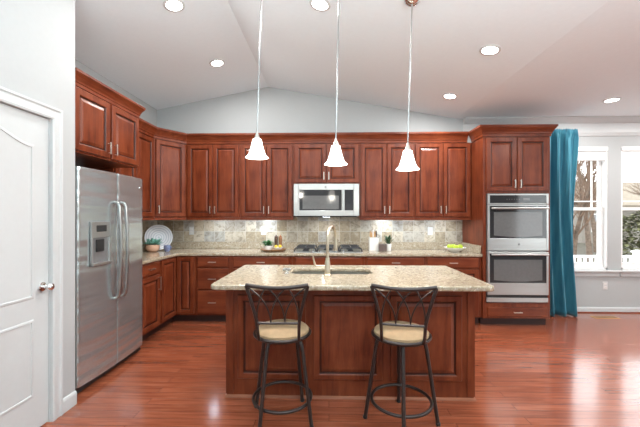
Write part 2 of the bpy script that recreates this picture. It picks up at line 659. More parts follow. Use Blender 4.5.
# moulding stack along the top of the window wall
cm = MB()
cm.sweep([(1.96, YB), (XR, YB)], [(0, CZ), (0.085, CZ), (0.085, CZ - 0.02), (0.05, CZ - 0.06), (0.03, CZ - 0.078), (0.012, CZ - 0.082), (0.012, 2.645), (0.03, 2.64), (0.03, 2.60), (0.02, 2.575), (0.014, 2.555), (0, 2.55)], 1)
struct(cm.build('trim_1', 'trim'))


# windows
def window(n, x0, x1):
    w = MB()
    # jamb liner and outer frame
    yb0, yb1 = YB + 0.005, YB + TH
    for (a, b) in ((x0, x0 + 0.022), (x1 - 0.022, x1)):
        w.box(a, b, yb0, yb1, WZ0, WZ1)
    w.box(x0, x1, yb0, yb1, WZ1 - 0.022, WZ1)
    w.box(x0, x1, yb0, yb1, WZ0, WZ0 + 0.03)
    o = struct(w.build('window_%d' % n, 'vinyl'))
    i0, i1 = x0 + 0.022, x1 - 0.022
    zm = 1.50
    for name, z0, z1, y0 in (('upper_sash', zm - 0.02, WZ1 - 0.022, YB + 0.085), ('lower_sash', WZ0 + 0.03, zm + 0.025, YB + 0.05)):
        f = MB()
        st = 0.034
        f.box(i0, i0 + st, y0, y0 + 0.032, z0, z1, 0.004)
        f.box(i1 - st, i1, y0, y0 + 0.032, z0, z1, 0.004)
        f.box(i0 + st - 0.003, i1 - st + 0.003, y0, y0 + 0.032, z1 - 0.045, z1, 0.004)
        f.box(i0 + st - 0.003, i1 - st + 0.003, y0, y0 + 0.032, z0, z0 + (0.07 if name == 'lower_sash' else 0.045), 0.004)
        if name == 'upper_sash':
            for xx in (i1 - st - 0.095,):
                f.box(xx - 0.009, xx + 0.009, y0 + 0.008, y0 + 0.024, z0 + 0.04, z1 - 0.04)
            for zz in (z0 + 0.135, z1 - 0.045 - 0.09):
                f.box(i0 + st, i1 - st, y0 + 0.009, y0 + 0.023, zz - 0.009, zz + 0.009)
        f.build(name, 'vinyl', o)
        MB().box(i0 + st - 0.005, i1 - st + 0.005, y0 + 0.014, y0 + 0.018, z0 + 0.04, z1 - 0.04).build('glass_pane', 'glass', o)
    b = MB()
    b.box(x0 + 0.003, x1 - 0.003, YB - 0.012, YB + 0.004, WZ1 - 0.060, WZ1 - 0.002, 0.004)
    b.box(i0 + 0.004, i1 - 0.004, YB + 0.004, YB + 0.045, WZ1 - 0.060, WZ1 - 0.026)
    bl = b.build('window_blind', 'blind')
    tag(bl, 'white blind drawn up at the head of the window, %s' % ('beside the teal curtain' if n == 1 else 'cut by the picture edge'), 'blind', 'raised window blinds')
    sl = MB()
    for k in range(9):
        z = WZ1 - 0.066 - k * 0.0125
        sl.box(i0 + 0.004, i1 - 0.004, YB + 0.006, YB + 0.044, z - 0.009, z)
    sl.build('slat_stack', 'blind', bl)
    MB().box(i0 + 0.01, i1 - 0.01, YB + 0.005, YB + 0.045, WZ1 - 0.195, WZ1 - 0.179, 0.004).build('bottom_rail', 'blind', bl)
    return o


window(1, *W1)
window(2, *W2)
# sill and apron
s_ = MB()
s_.box(W1[0] - 0.11, W2[1] + 0.11, YB - 0.05, YB, WZ0 - 0.03, WZ0 - 0.002, 0.006)
s_.box(W1[0] - 0.09, 4.18, YB - 0.018, YB, WZ0 - 0.095, WZ0 - 0.03, 0.003)
s_.box(4.20, W2[1] + 0.09, YB - 0.018, YB, WZ0 - 0.095, WZ0 - 0.03, 0.003)
struct(s_.build('trim_2', 'trim'))

# ------------------------------------------------------------------ pantry door
dw = DY1 - DY0
d = MB()
xf = XP - 0.012
d.box(xf - 0.035, xf - 0.012, DY0 + 0.003, DY1 - 0.003, 0.01, DZ - 0.003)
st = 0.115


def arch_outline(y0, y1, z0, z1, rise, n=24):
    pts = [(y0, z0), (y1, z0), (y1, z1)]
    for q in range(1, n):
        t = q / n
        a = 0.5 - 0.5 * math.cos(2 * PI * t)
        pts.append((y1 + (y0 - y1) * t, z1 + rise * a))
    pts.append((y0, z1))
    return pts


# frame of the door around each panel: built as layered plates
def panel_field(mb, outline):
    cy = sum(p[0] for p in outline) / len(outline)
    cz = (min(p[1] for p in outline) + max(p[1] for p in outline)) / 2
    hw = (max(p[0] for p in outline) - min(p[0] for p in outline)) / 2
    hh = (max(p[1] for p in outline) - min(p[1] for p in outline)) / 2

    def ins(dd, x):
        return [(x, cy + (p[0] - cy) * (1 - dd / hw), cz + (p[1] - cz) * (1 - dd / hh)) for p in outline]
    mb.loops([ins(0, xf - 0.012), ins(0, xf - 0.0005), ins(0.006, xf + 0.004), ins(0.018, xf + 0.005), ins(0.024, xf - 0.006), ins(0.034, xf - 0.007), ins(0.06, xf - 0.001)], cap_first=False)


d.box(xf - 0.012, xf, DY0 + 0.003, DY1 - 0.003, 0.01, DZ - 0.003)
panel_field(d, arch_outline(DY0 + st, DY1 - st, 0.86, 1.845, 0.085))
panel_field(d, [(DY0 + st, 0.23), (DY1 - st, 0.23), (DY1 - st, 0.73), (DY0 + st, 0.73)])
door = struct(d.build('door_1', 'trim'))
kn = MB()
kn.cyl((XP + 0.002 - 0.010, 2.128, 0.925), 0.031, 0.010, 'x', 28, bev=0.003)
kn.cyl((XP + 0.014, 2.128, 0.925), 0.012, 0.035, 'x', 20)
kn.sph((XP + 0.045, 2.128, 0.925), 0.027, 0.85, 1, 1)
kn.build('door_knob', 'chrome', door, True)
# casing
cs = MB()
cas = [(0, 0.0), (0.014, 0.0), (0.018, 0.012), (0.016, 0.03), (0.012, 0.045), (0.012, 0.06), (0.019, 0.068), (0.019, 0.082), (0.0, 0.085)]


def casing_leg(mb):
    # mitred U around the opening: profile (depth, distance from opening edge)
    path = [(DY0, 0.0), (DY0, DZ), (DY1, DZ), (DY1, 0.0)]
    nrm = [(-1, 0), (-1, 1), (1, 1), (1, 0)]
    rings = [[(XP + o, p[0] + q[0] * w, p[1] + q[1] * w) for o, w in cas] for p, q in zip(path, nrm)]
    mb.loops(rings)


casing_leg(cs)
struct(cs.build('trim_3', 'trim'))
jb = MB()
jb.box(XP - 0.12, XP, DY0 - 0.001, DY0 + 0.002, 0, DZ)
jb.box(XP - 0.12, XP, DY1 - 0.002, DY1 + 0.001, 0, DZ)
struct(jb.build('trim_5', 'trim'))

# ------------------------------------------------------------------ backsplash
struct(MB().box(-2.568, 1.9475, YB - 0.010, YB - 0.0005, 1.017, 1.42).build('wall_backsplash', 'tile_x'))
struct(MB().box(XL + 0.0005, XL + 0.010, 3.40, YB - 0.011, 1.017, 1.42).build('wall_backsplash_left', 'tile_y'))


# ------------------------------------------------------------------ cabinet kit (front at local y = 0, facing -y)
def raised_door(x0, x1, z0, z1, y=0.0, frame=0.055):
    lp = []
    for ins, dy in ((0, 0.0), (0, -0.015), (0.004, -0.020), (frame - 0.006, -0.020), (frame, -0.0165), (frame + 0.006, -0.009), (frame + 0.014, -0.0085), (frame + 0.036, -0.0165), (frame + 0.040, -0.0165)):
        lp.append([(x0 + ins, y + dy, z0 + ins), (x1 - ins, y + dy, z0 + ins), (x1 - ins, y + dy, z1 - ins), (x0 + ins, y + dy, z1 - ins)])
    mb = MB().loops(lp, second=(4, 5))
    mb.extra = 'glaze'
    return mb


def slab_front(x0, x1, z0, z1, y=0.0):
    lp = []
    for ins, dy in ((0, 0.0), (0, -0.014), (0.003, -0.018), (0.010, -0.020), (0.016, -0.020)):
        lp.append([(x0 + ins, y + dy, z0 + ins), (x1 - ins, y + dy, z0 + ins), (x1 - ins, y + dy, z1 - ins), (x0 + ins, y + dy, z1 - ins)])
    return MB().loops(lp)


def pull(x, z, parent, vertical=True, L=0.105, y=-0.02):
    m = MB()
    h = L / 2
    if vertical:
        m.tube([(x, y + 0.001, z - h + 0.012), (x, y - 0.022, z - h + 0.012)], 0.0045, 8)
        m.tube([(x, y + 0.001, z + h - 0.012), (x, y - 0.022, z + h - 0.012)], 0.0045, 8)
        m.box(x - 0.0055, x + 0.0055, y - 0.030, y - 0.021, z - h, z + h, 0.002)
    else:
        m.tube([(x - h + 0.012, y + 0.001, z), (x - h + 0.012, y - 0.022, z)], 0.0045, 8)
        m.tube([(x + h - 0.012, y + 0.001, z), (x + h - 0.012, y - 0.022, z)], 0.0045, 8)
        m.box(x - h, x + h, y - 0.030, y - 0.021, z - 0.0055, z + 0.0055, 0.002)
    return m.build('handle', 'nickel', parent)


def upper(label, x0, x1, z0=1.377, z1=2.40, yf=4.575, depth=0.318, ndoor=2, rail=True, group='upper cabinets on the back wall', hs=1):
    cx = (x0 + x1) / 2
    w = x1 - x0
    t = thing('upper_cabinet', label, 'cabinet', (cx, yf, z0), 0, group)
    h = z1 - z0
    hw = w / 2 - 0.0005
    MB().box(-hw, hw, 0, depth, 0, h, 0.001, 1).build('body', 'cherry', t)
    if rail:
        MB().box(-hw, hw, -0.012, 0.018, -0.034, -0.0005, 0.004).build('light_rail', 'cherry_x', t)
    g = 0.018
    if ndoor == 2:
        spans = ((-hw + g, -0.004), (0.004, hw - g))
    else:
        spans = ((-hw + g, hw - g),)
    for i, (a, b) in enumerate(spans):
        dr = raised_door(a, b, 0.012, h - 0.012).build('door', 'cherry', t)
        hx = (b - 0.03) if (ndoor == 2 and i == 0) or (ndoor == 1 and hs > 0) else (a + 0.03)
        pull(hx, 0.105, dr)
    return t


upper('two-door cherry upper cabinet on back wall next to the diagonal corner cabinet', -1.993, -1.239)
upper('two-door cherry upper cabinet next to the microwave on its left side', -1.239, -0.492)
upper('short two-door cherry cabinet directly above the microwave', -0.492, 0.420, z0=1.845, rail=False)
upper('two-door cherry upper cabinet next to the microwave on its right side', 0.420, 1.167)
upper('two-door cherry upper cabinet against the side of the tall oven cabinet', 1.167, 1.946)

# left-wall upper, and the diagonal corner cabinet
PA, PB = Vector((-2.262, 4.20)), Vector((-1.9935, 4.575))
t = thing('upper_cabinet', 'cherry upper cabinet on left wall between the refrigerator cabinet and the corner', 'cabinet', (-2.262, 3.80, 1.377), R(90), 'upper cabinets on the left wall')
MB().box(-0.395, 0.398, 0, 0.315, 0, 1.023, 0.001, 1).build('body', 'cherry', t)
MB().box(-0.395, 0.398, -0.012, 0.018, -0.034, -0.0005, 0.004).build('light_rail', 'cherry_x', t)
for a, b, hx in ((-0.377, -0.004, -0.035), (0.004, 0.38, 0.035)):
    dr = raised_door(a, b, 0.012, 1.011).build('door', 'cherry', t)
    pull(hx, 0.105, dr)
v = PB - PA
ang = math.atan2(v.y, v.x)
L = v.length
mid = (PA + PB) / 2
t = thing('corner_cabinet', 'diagonal single-door cherry cabinet across the kitchen corner', 'cabinet', (mid.x, mid.y, 1.377), ang)
bm_ = MB()
inv = Matrix.Rotation(-ang, 4, 'Z') @ Matrix.Translation((-mid.x, -mid.y, 0))
poly = [(PA.x, PA.y + 0.001), (PB.x - 0.001, PB.y), (PB.x - 0.001, YB - 0.002), (XL + 0.002, YB - 0.002), (XL + 0.002, PA.y + 0.001)]
pl = [(inv @ Vector((p[0], p[1], 0))) for p in poly]
bm_.prism([(p.x, p.y) for p in pl], 0, 1.023)
bm_.build('body', 'cherry', t)
MB().box(-L / 2 + 0.01, L / 2 - 0.01, -0.012, 0.012, -0.034, -0.0005, 0.004).build('light_rail', 'cherry_x', t)
dr = raised_door(-L / 2 + 0.028, L / 2 - 0.028, 0.012, 1.011).build('door', 'cherry', t)
pull(-L / 2 + 0.055, 0.105, dr)

# crown moulding above the uppers
CR = [(-0.02, 2.402), (0.010, 2.402), (0.012, 2.43), (0.018, 2.436), (0.022, 2.452), (0.038, 2.482), (0.056, 2.506), (0.058, 2.512), (0.063, 2.514), (0.063, 2.537), (-0.02, 2.537)]
cr = MB().sweep([(-2.262, 3.41), (PA.x, PA.y), (PB.x, PB.y), (1.8868, 4.575)], CR, 1)
tag(cr.build('crown_moulding', 'cherry_x'), 'long cherry crown moulding capping the corner and back wall uppers', 'moulding')

# over-fridge cabinet (deep, facing +x)
FX = -1.95
t = thing('refrigerator_cabinet', 'deep two-door cherry cabinet above the refrigerator', 'cabinet', (FX, 2.885, 1.885), R(90))
hw = 0.445
MB().box(-hw, hw, 0, 0.628, 0, 0.515, 0.001, 1).build('body', 'cherry', t)
for a, b, hx in ((-hw + 0.02, -0.012, -0.045), (0.012, hw - 0.02, 0.045)):
    dr = raised_door(a, b, 0.015, 0.50).build('door', 'cherry', t)
    pull(hx, 0.10, dr)
cf = [(o * 0.78, (z - 2.402) * 0.85 + 2.396 - 1.885) for o, z in CR]
MB().sweep([(-hw, 0), (hw, 0), (hw, 0.30)], cf, 1).build('crown', 'cherry_x', t)

# ------------------------------------------------------------------ base cabinets
BF = 4.277       # face of back run
BXF = -2.005     # face of left run


def base_body(t, hw, depth, toe=0.075):
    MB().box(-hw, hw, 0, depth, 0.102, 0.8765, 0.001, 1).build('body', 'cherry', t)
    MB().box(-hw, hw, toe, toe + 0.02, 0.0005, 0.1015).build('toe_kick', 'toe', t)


def base(label, x0, x1, fronts, group='base cabinets along the back wall'):
    cx = (x0 + x1) / 2
    hw = (x1 - x0) / 2 - 0.0005
    t = thing('base_cabinet', label, 'cabinet', (cx, BF, 0), 0, group)
    base_body(t, hw, 0.61)
    for kind, a, b, z0, z1, hp in fronts:
        a -= cx
        b -= cx
        if kind == 'drawer':
            o = slab_front(a, b, z0, z1).build('drawer', 'cherry_x', t)
            if hp:
                pull((a + b) / 2, (z0 + z1) / 2, o, False)
        else:
            o = raised_door(a, b, z0, z1).build('door', 'cherry', t)
            if hp is not None:
                pull(a + 0.03 if hp < 0 else b - 0.03, z1 - 0.09, o)
    return t


base('three-drawer cherry base cabinet beside the corner door', -1.735, -1.29, [('drawer', -1.715, -1.31, 0.735, 0.862, 1), ('drawer', -1.715, -1.31, 0.445, 0.715, 1), ('drawer', -1.715, -1.31, 0.125, 0.425, 1)])
base('cherry base cabinet under the counter behind the potted herb tray', -1.29, -0.475, [('drawer', -1.245, -0.515, 0.735, 0.862, 1), ('door', -1.245, -0.884, 0.125, 0.715, 1), ('door', -0.876, -0.515, 0.125, 0.715, -1)])
base('cherry base cabinet below the gas cooktop with plain false front', -0.475, 0.455, [('drawer', -0.435, 0.415, 0.735, 0.862, 0), ('door', -0.435, -0.014, 0.125, 0.715, 1), ('door', -0.006, 0.415, 0.125, 0.715, -1)])
base('cherry base cabinet below the white knife block', 0.455, 1.235, [('drawer', 0.49, 1.215, 0.735, 0.862, 1), ('door', 0.49, 0.849, 0.125, 0.715, 1), ('door', 0.857, 1.215, 0.125, 0.715, -1)])
base('cherry base cabinet below the apple bowl beside the oven cabinet', 1.235, 1.946, [('drawer', 1.255, 1.905, 0.735, 0.862, 1), ('door', 1.255, 1.576, 0.125, 0.715, 1), ('door', 1.584, 1.905, 0.125, 0.715, -1)])

# left run: drawer/door unit, then the corner susan with its two hinged leaves
t = thing('base_cabinet', 'cherry base cabinet with one drawer beside the refrigerator', 'cabinet', (BXF, 3.64, 0), R(90), 'base cabinets on the left wall')
base_body(t, 0.2195, 0.572)
o = slab_front(-0.20, 0.20, 0.735, 0.862).build('drawer', 'cherry_x', t)
pull(0, 0.80, o, False)
o = raised_door(-0.20, 0.20, 0.125, 0.715).build('door', 'cherry', t)
pull(0.168, 0.61, o, True, 0.16)
t = thing('corner_base_cabinet', 'corner cherry base cabinet with a folding two-leaf door', 'cabinet', (BXF, BF, 0), 0)
b_ = MB()
poly = [(0, 0), (0.2695, 0), (0.2695, 0.61), (-0.573, 0.61), (-0.573, -0.4165), (0, -0.4165)]
b_.prism(poly, 0.102, 0.8765)
b_.build('body', 'cherry', t)
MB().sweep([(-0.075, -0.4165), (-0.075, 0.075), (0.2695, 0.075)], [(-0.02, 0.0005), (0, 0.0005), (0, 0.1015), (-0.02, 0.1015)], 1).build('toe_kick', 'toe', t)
raised_door(0.024, 0.245, 0.125, 0.862, 0, 0.05).build('door', 'cherry', t)
lf = raised_door(-0.39, -0.024, 0.125, 0.862, 0, 0.05)
lf.move(Matrix.Rotation(R(90), 4, 'Z'))
lf.build('door', 'cherry', t)


# ------------------------------------------------------------------ countertops
def slab_curve(name, outlines, z0, z1, bev, mat, parent=None):
    cu = bpy.data.curves.new(name, 'CURVE')
    cu.dimensions = '2D'
    cu.fill_mode = 'BOTH'
    for pts in outlines:
        sp = cu.splines.new('POLY')
        sp.points.add(len(pts) - 1)
        for p, q in zip(sp.points, pts):
            p.co = (q[0], q[1], 0, 1)
        sp.use_cyclic_u = True
    h = (z1 - z0) / 2
    cu.extrude = h - bev
    cu.bevel_depth = bev
    cu.bevel_resolution = 2
    cu.offset = -bev
    tmp = bpy.data.objects.new(name, cu)
    COL.objects.link(tmp)
    bpy.context.view_layer.update()
    me = bpy.data.meshes.new_from_object(tmp.evaluated_get(bpy.context.evaluated_depsgraph_get()))
    bpy.data.objects.remove(tmp)
    me.name = name
    me.materials.clear()
    me.materials.append(M[mat])
    me.transform(Matrix.Translation((0, 0, (z0 + z1) / 2)))
    o = bpy.data.objects.new(name, me)
    COL.objects.link(o)
    if parent:
        o.parent = parent
    return o


def rounded(pts, r, n=8):
    """round every corner of a polygon with radius r (or list)"""
    out = []
    N = len(pts)
    for i in range(N):
        rad = r[i] if isinstance(r, (list, tuple)) else r
        p0, p1, p2 = Vector(pts[i - 1]), Vector(pts[i]), Vector(pts[(i + 1) % N])
        a = (p0 - p1).normalized()
        b = (p2 - p1).normalized()
        if rad <= 0:
            out.append(tuple(p1))
            continue
        th = a.angle(b)
        dd = rad / math.tan(th / 2)
        cc = p1 + (a + b).normalized() * (rad / math.sin(th / 2))
        s0 = p1 + a * dd - cc
        s1 = p1 + b * dd - cc
        a0 = math.atan2(s0.y, s0.x)
        da = math.atan2(s1.y, s1.x) - a0
        while da > PI:
            da -= 2 * PI
        while da < -PI:
            da += 2 * PI
        for q in range(n + 1):
            out.append((cc.x + rad * math.cos(a0 + da * q / n), cc.y + rad * math.sin(a0 + da * q / n)))
    return out


ct = slab_curve('countertop', [rounded([(-2.575, 3.415), (-1.975, 3.415), (-1.975, 4.25), (1.9475, 4.25), (1.9475, 4.893), (-2.575, 4.893)], [0, 0.01, 0.06, 0.004, 0, 0])], 0.878, 0.914, 0.006, 'granite')
tag(ct, 'L-shaped beige granite countertop along the left and back walls', 'countertop')
sp_ = MB()
sp_.box(-2.555, 1.9275, 4.873, 4.8935, 0.9145, 1.0165, 0.003)
sp_.box(-2.5755, -2.555, 3.42, 4.873, 0.9145, 1.0165, 0.003)
sp_.box(1.9275, 1.9478, 4.29, 4.8935, 0.9145, 1.0165, 0.003)
sp_.build('splash_strip', 'granite', ct)

# ------------------------------------------------------------------ island
IX0, IX1, IY0, IY1 = -0.7873, 1.0935, 2.526, 3.20
t = thing('kitchen_island', 'cherry kitchen island with three raised panels facing the stools', 'island', (0, IY0, 0))
b_ = MB()
D = IY1 - IY0
b_.box(IX0, IX1, 0, 0.02, 0.0, 0.8765)
b_.box(IX0, IX1, D - 0.02, D, 0.10, 0.8765)
b_.box(IX0, IX0 + 0.02, 0.02, D - 0.02, 0.0, 0.8765)
b_.box(IX1 - 0.02, IX1, 0.02, D - 0.02, 0.0, 0.8765)
b_.box(IX0 + 0.02, IX1 - 0.02, 0.02, D - 0.02, 0.09, 0.11)
b_.build('body', 'cherry', t)
for a, b in ((-0.698, -0.178), (-0.116, 0.404), (0.466, 0.998)):
    raised_door(a, b, 0.150, 0.790, 0, 0.045).build('panel', 'cherry', t)
for a, b in ((IX0 - 0.004, IX0 + 0.052), (IX1 - 0.052, IX1 + 0.004)):
    MB().box(a, b, -0.008, 0.0, 0.03, 0.8765, 0.002).build('corner_stile', 'cherry', t)
MB().sweep([(IX0, D - 0.03), (IX0, 0), (IX1, 0), (IX1, D - 0.03)], [(0, 0.0005), (0.014, 0.0005), (0.014, 0.008), (0.009, 0.017), (0, 0.020)], 1).build('base_shoe', 'shoe', t)
for a, b in ((-0.76, -0.40), (-0.39, -0.03), (0.0, 0.36), (0.37, 0.70), (0.71, 1.07)):
    q = raised_door(a, b, 0.125, 0.86, 0, 0.05)
    q.move(Matrix.Translation((0, D, 0)) @ Matrix.Diagonal((1, -1, 1, 1)))
    q.build('door', 'cherry', t)

HX0, HX1, HY0, HY1 = -0.322, 0.365, 2.735, 3.06
it = slab_curve('island_countertop', [rounded([(-0.833, 2.262), (1.136, 2.262), (1.136, 3.245), (-0.833, 3.245)], [0.055, 0.055, 0.03, 0.03]), rounded([(HX0, HY0), (HX1, HY0), (HX1, HY1), (HX0, HY1)], 0.08)], 0.878, 0.914, 0.010, 'granite')
tag(it, 'speckled beige granite slab on top of the kitchen island', 'countertop')

# sink: basin hung under the opening
sk = MB()
oo = rounded([(HX0 - 0.012, HY0 - 0.012), (HX1 + 0.012, HY0 - 0.012), (HX1 + 0.012, HY1 + 0.012), (HX0 - 0.012, HY1 + 0.012)], 0.085)
ii = rounded([(HX0 + 0.004, HY0 + 0.004), (HX1 - 0.004, HY0 + 0.004), (HX1 - 0.004, HY1 - 0.004), (HX0 + 0.004, HY1 - 0.004)], 0.078)
jj = rounded([(HX0 + 0.012, HY0 + 0.012), (HX1 - 0.012, HY0 + 0.012), (HX1 - 0.012, HY1 - 0.012), (HX0 + 0.012, HY1 - 0.012)], 0.075)
kk = rounded([(HX0 + 0.05, HY0 + 0.05), (HX1 - 0.05, HY0 + 0.05), (HX1 - 0.05, HY1 - 0.05), (HX0 + 0.05, HY1 - 0.05)], 0.05)
z = lambda L_, h: [(p[0], p[1], h) for p in L_]
sk.loops([z(oo, 0.660), z(oo, 0.8772), z(ii, 0.8772), z(jj, 0.70), z(kk, 0.675)])
so = sk.build('sink', 'drain', None, True)
tag(so, 'stainless undermount sink basin set into the island top', 'sink')
MB().cyl((0.0, 2.90, 0.676), 0.045, 0.004, seg=28).build('drain', 'chrome', so)

# faucet
fx, fy = -0.012, 2.655
t = thing('faucet', 'tall champagne gooseneck pull-down faucet on the island', 'faucet', (fx, fy, 0.9145))
MB().lathe([(0, 0), (0.030, 0), (0.030, 0.008), (0.024, 0.014), (0.022, 0.11), (0.017, 0.125), (0.017, 0.14), (0, 0.14)]).build('base', 'champagne', t, True)
dx, dy = 0.072 * 0.95, 0.20 * 0.95
pts = [(0, 0, 0.13), (0, 0, 0.20), (0, 0, 0.29)]
for q in range(1, 17):
    a = PI * q / 16
    pts.append((dx / 2 * (1 - math.cos(a)), dy / 2 * (1 - math.cos(a)), 0.29 + 0.098 * math.sin(a)))
pts.append((dx, dy, 0.265))
MB().tube(pts, 0.0125, 14).build('spout', 'champagne', t, True)
MB().lathe([(0, 0), (0.017, 0), (0.0175, 0.01), (0.015, 0.06), (0.0125, 0.085), (0, 0.085)], (dx, dy, 0.182), 20).build('spray_head', 'champagne', t, True)
hd = MB()
hd.tube([(-0.015, 0, 0.075), (-0.085, 0, 0.075)], 0.010, 12)
hd.tube([(-0.085, 0, 0.070), (-0.100, 0, 0.085), (-0.108, -0.004, 0.115), (-0.116, -0.01, 0.155)], [0.010, 0.009, 0.007, 0.006], 12)
hd.build('lever_handle', 'champagne', t, True)

t = thing('cross_handle', 'small polished chrome cross-shaped fitting beside the sink', 'tap handle', (-0.350, 2.728, 0.9145))
MB().lathe([(0, 0), (0.024, 0), (0.024, 0.006), (0.012, 0.012), (0.011, 0.030), (0, 0.030)]).build('base', 'chrome', t, True)
xh = MB()
for q in range(4):
    a = R(40) + q * PI / 2
    xh.tube([(0, 0, 0.036), (0.030 * math.cos(a), 0.030 * math.sin(a), 0.036)], 0.007, 10)
    xh.sph((0.031 * math.cos(a), 0.031 * math.sin(a), 0.036), 0.010, seg=12)
xh.sph((0, 0, 0.037), 0.013, seg=14)
xh.build('cross_knob', 'handle_steel', t, True)

# ------------------------------------------------------------------ refrigerator (facing +x)
t = thing('refrigerator', 'stainless side-by-side refrigerator with ice and water dispenser', 'refrigerator', (-1.985, 2.934, 0), R(90))
FH = 1.775
MB().box(-0.447, 0.447, 0.0, 0.575, 0.03, 1.755, 0.006).build('body', 'steel_grey', t)
MB().box(-0.44, 0.44, -0.035, 0.0, 0.012, 0.064, 0.004).build('kick_grille', 'black', t)
for xx in (-0.4, 0.4):
    for yy in (0.06, 0.5):
        MB().cyl((xx, yy, 0.0155), 0.02, 0.030).build('foot', 'black', t)


def bowed(x0, x1, z0, z1, yb, bow, full=0.447, n=14, edge=0.012):
    f = lambda x: -0.055 - bow * (1 - (x / full) ** 2)
    xs = [x0 + (x1 - x0) * q / n for q in range(n + 1)]
    pr = [(x0, yb)]
    for q, x in enumerate(xs):
        e = min(q, n - q)
        pr.append((x, f(x) + (edge if e == 0 else 0.0)))
        if e == 0:
            pass
    # rounded corner points
    pr = [(x0, yb), (x0, f(x0) + edge), (x0 + edge * 0.3, f(x0) + edge * 0.3), (x0 + edge, f(x0 + edge))]
    for q in range(1, n):
        pr.append((xs[q], f(xs[q])))
    pr += [(x1 - edge, f(x1 - edge)), (x1 - edge * 0.3, f(x1) + edge * 0.3), (x1, f(x1) + edge), (x1, yb)]
    return MB().prism(pr, z0, z1)


fd = bowed(-0.447, -0.008, 0.068, FH, -0.004, 0.028).build('freezer_door', 'steel_y', t, True)
rd = bowed(-0.001, 0.447, 0.068, FH, -0.004, 0.028).build('refrigerator_door', 'steel_y', t, True)


def fridge_handle(x, parent):
    m = MB()
    y0 = -0.083
    pts = [(x, y0 + 0.004, 1.515), (x, y0 - 0.028, 1.51), (x, y0 - 0.044, 1.48)]
    for q in range(1, 12):
        zq = 1.48 - q * (1.48 - 0.70) / 12
        pts.append((x, y0 - 0.044 - 0.014 * math.sin(PI * q / 12), zq))
    pts += [(x, y0 - 0.044, 0.70), (x, y0 - 0.028, 0.668), (x, y0 + 0.004, 0.662)]
    m.tube(pts, 0.013, 12)
    m.build('handle', 'handle_steel', parent, True)


fridge_handle(-0.05, fd)
fridge_handle(0.043, rd)
# dispenser in the freezer door
ds = MB()
x0, x1, z0, z1 = -0.335, -0.105, 0.985, 1.345
ym = -0.0835
ds.box(x0, x1, ym - 0.002, ym + 0.012, 1.215, z1, 0.003)
ds.box(x0, x0 + 0.016, ym - 0.004, ym + 0.012, z0, 1.215, 0.003)
ds.box(x1 - 0.016, x1, ym - 0.004, ym + 0.012, z0, 1.215, 0.003)
ds.box(x0, x1, ym - 0.016, ym + 0.012, z0, z0 + 0.022, 0.003)
dp = ds.build('dispenser', 'steel', t)
MB().box(x0 + 0.017, x1 - 0.017, ym + 0.003, ym + 0.012, z0 + 0.023, 1.214).build('recess', 'steel_grey', dp)
MB().box(x0 + 0.055, x1 - 0.055, ym - 0.0055, ym - 0.0022, 1.262, 1.315, 0.001).build('display', 'black_glass', dp)
MB().box(x0 + 0.05, x1 - 0.09, ym - 0.010, ym + 0.003, 1.10, 1.20, 0.003).build('paddle', 'black', dp)
MB().cyl((0.385, -0.066, 1.675), 0.014, 0.006, 'y').build('badge', 'chrome', t)

# ------------------------------------------------------------------ microwave
mx0, mx1, my, mz0, mz1 = -0.478, 0.406, 4.478, 1.398, 1.832
t = thing('microwave', 'stainless over-the-range microwave with dark window', 'microwave', ((mx0 + mx1) / 2, my, mz0))
h = mz1 - mz0
hw = (mx1 - mx0) / 2
MB().box(-hw, hw, 0.0, 0.40, 0.0, h, 0.003).build('body', 'steel_grey', t)
fr = MB()
fr.box(-hw, -hw + 0.062, -0.012, -0.0005, 0.0, h, 0.003)
fr.build('filler_panel', 'steel', t)
fr = MB()
fr.box(hw - 0.075, hw, -0.012, -0.0005, 0.0, h, 0.003)
fr.build('filler_panel', 'steel', t)
dd = MB()
fx0, fx1 = -hw + 0.066, hw - 0.079
cxp = fx1 - 0.135
dd.box(fx0, cxp + 0.012, -0.028, -0.0005, 0.0, 0.075, 0.003)
dd.box(fx0, cxp + 0.012, -0.028, -0.0005, h - 0.082, h, 0.003)
dd.box(fx0, fx0 + 0.012, -0.028, -0.0005, 0.075, h - 0.082)
dd.box(cxp - 0.022, cxp + 0.012, -0.028, -0.0005, 0.075, h - 0.082)
do = dd.build('door', 'steel', t)
MB().box(fx0 + 0.012, cxp - 0.022, -0.026, -0.0005, 0.075, h - 0.082).build('door_glass', 'black_glass', do)
MB().box(fx0 + 0.055, cxp - 0.06, -0.0275, -0.0262, 0.092, h - 0.16).build('window_mesh', 'oven_glass', do)
hb = MB()
hb.box(cxp - 0.014, cxp + 0.006, -0.062, -0.050, 0.08, h - 0.09, 0.004)
hb.box(cxp - 0.012, cxp + 0.004, -0.052, -0.027, 0.095, 0.115)
hb.box(cxp - 0.012, cxp + 0.004, -0.052, -0.027, h - 0.125, h - 0.105)
hb.build('handle', 'handle_steel', do)
cp = MB()
cp.box(cxp + 0.016, fx1, -0.028, -0.0005, 0.0, 0.075, 0.003)
cp.box(cxp + 0.016, fx1, -0.028, -0.0005, h - 0.082, h, 0.003)
cp.box(cxp + 0.0135, cxp + 0.0175, -0.028, -0.0005, 0.0, h)
cp.build('control_frame', 'steel', t)
MB().box(cxp + 0.016, fx1, -0.026, -0.0005, 0.0755, h - 0.0825).build('control_panel', 'black_glass', t)
MB().cyl((-0.01, -0.0295, h - 0.045), 0.014, 0.003, 'y').build('badge', 'steel_grey', t)
MB().box(-0.05, 0.05, 0.10, 0.16, -0.0165, -0.0145).build('cooktop_fill_lens', 'puck', t)  # added glowing lens, with the light below, to lift backsplash and counter
ml = bpy.data.lights.new('cooktop_fill_light', 'AREA')
ml.size = 0.1
ml.energy = 1.3
ml.color = (0.9, 0.95, 1.0)
mlo = bpy.data.objects.new('cooktop_fill_light', ml)
COL.objects.link(mlo)
mlo.parent = t
mlo.location = (0, 0.13, -0.022)
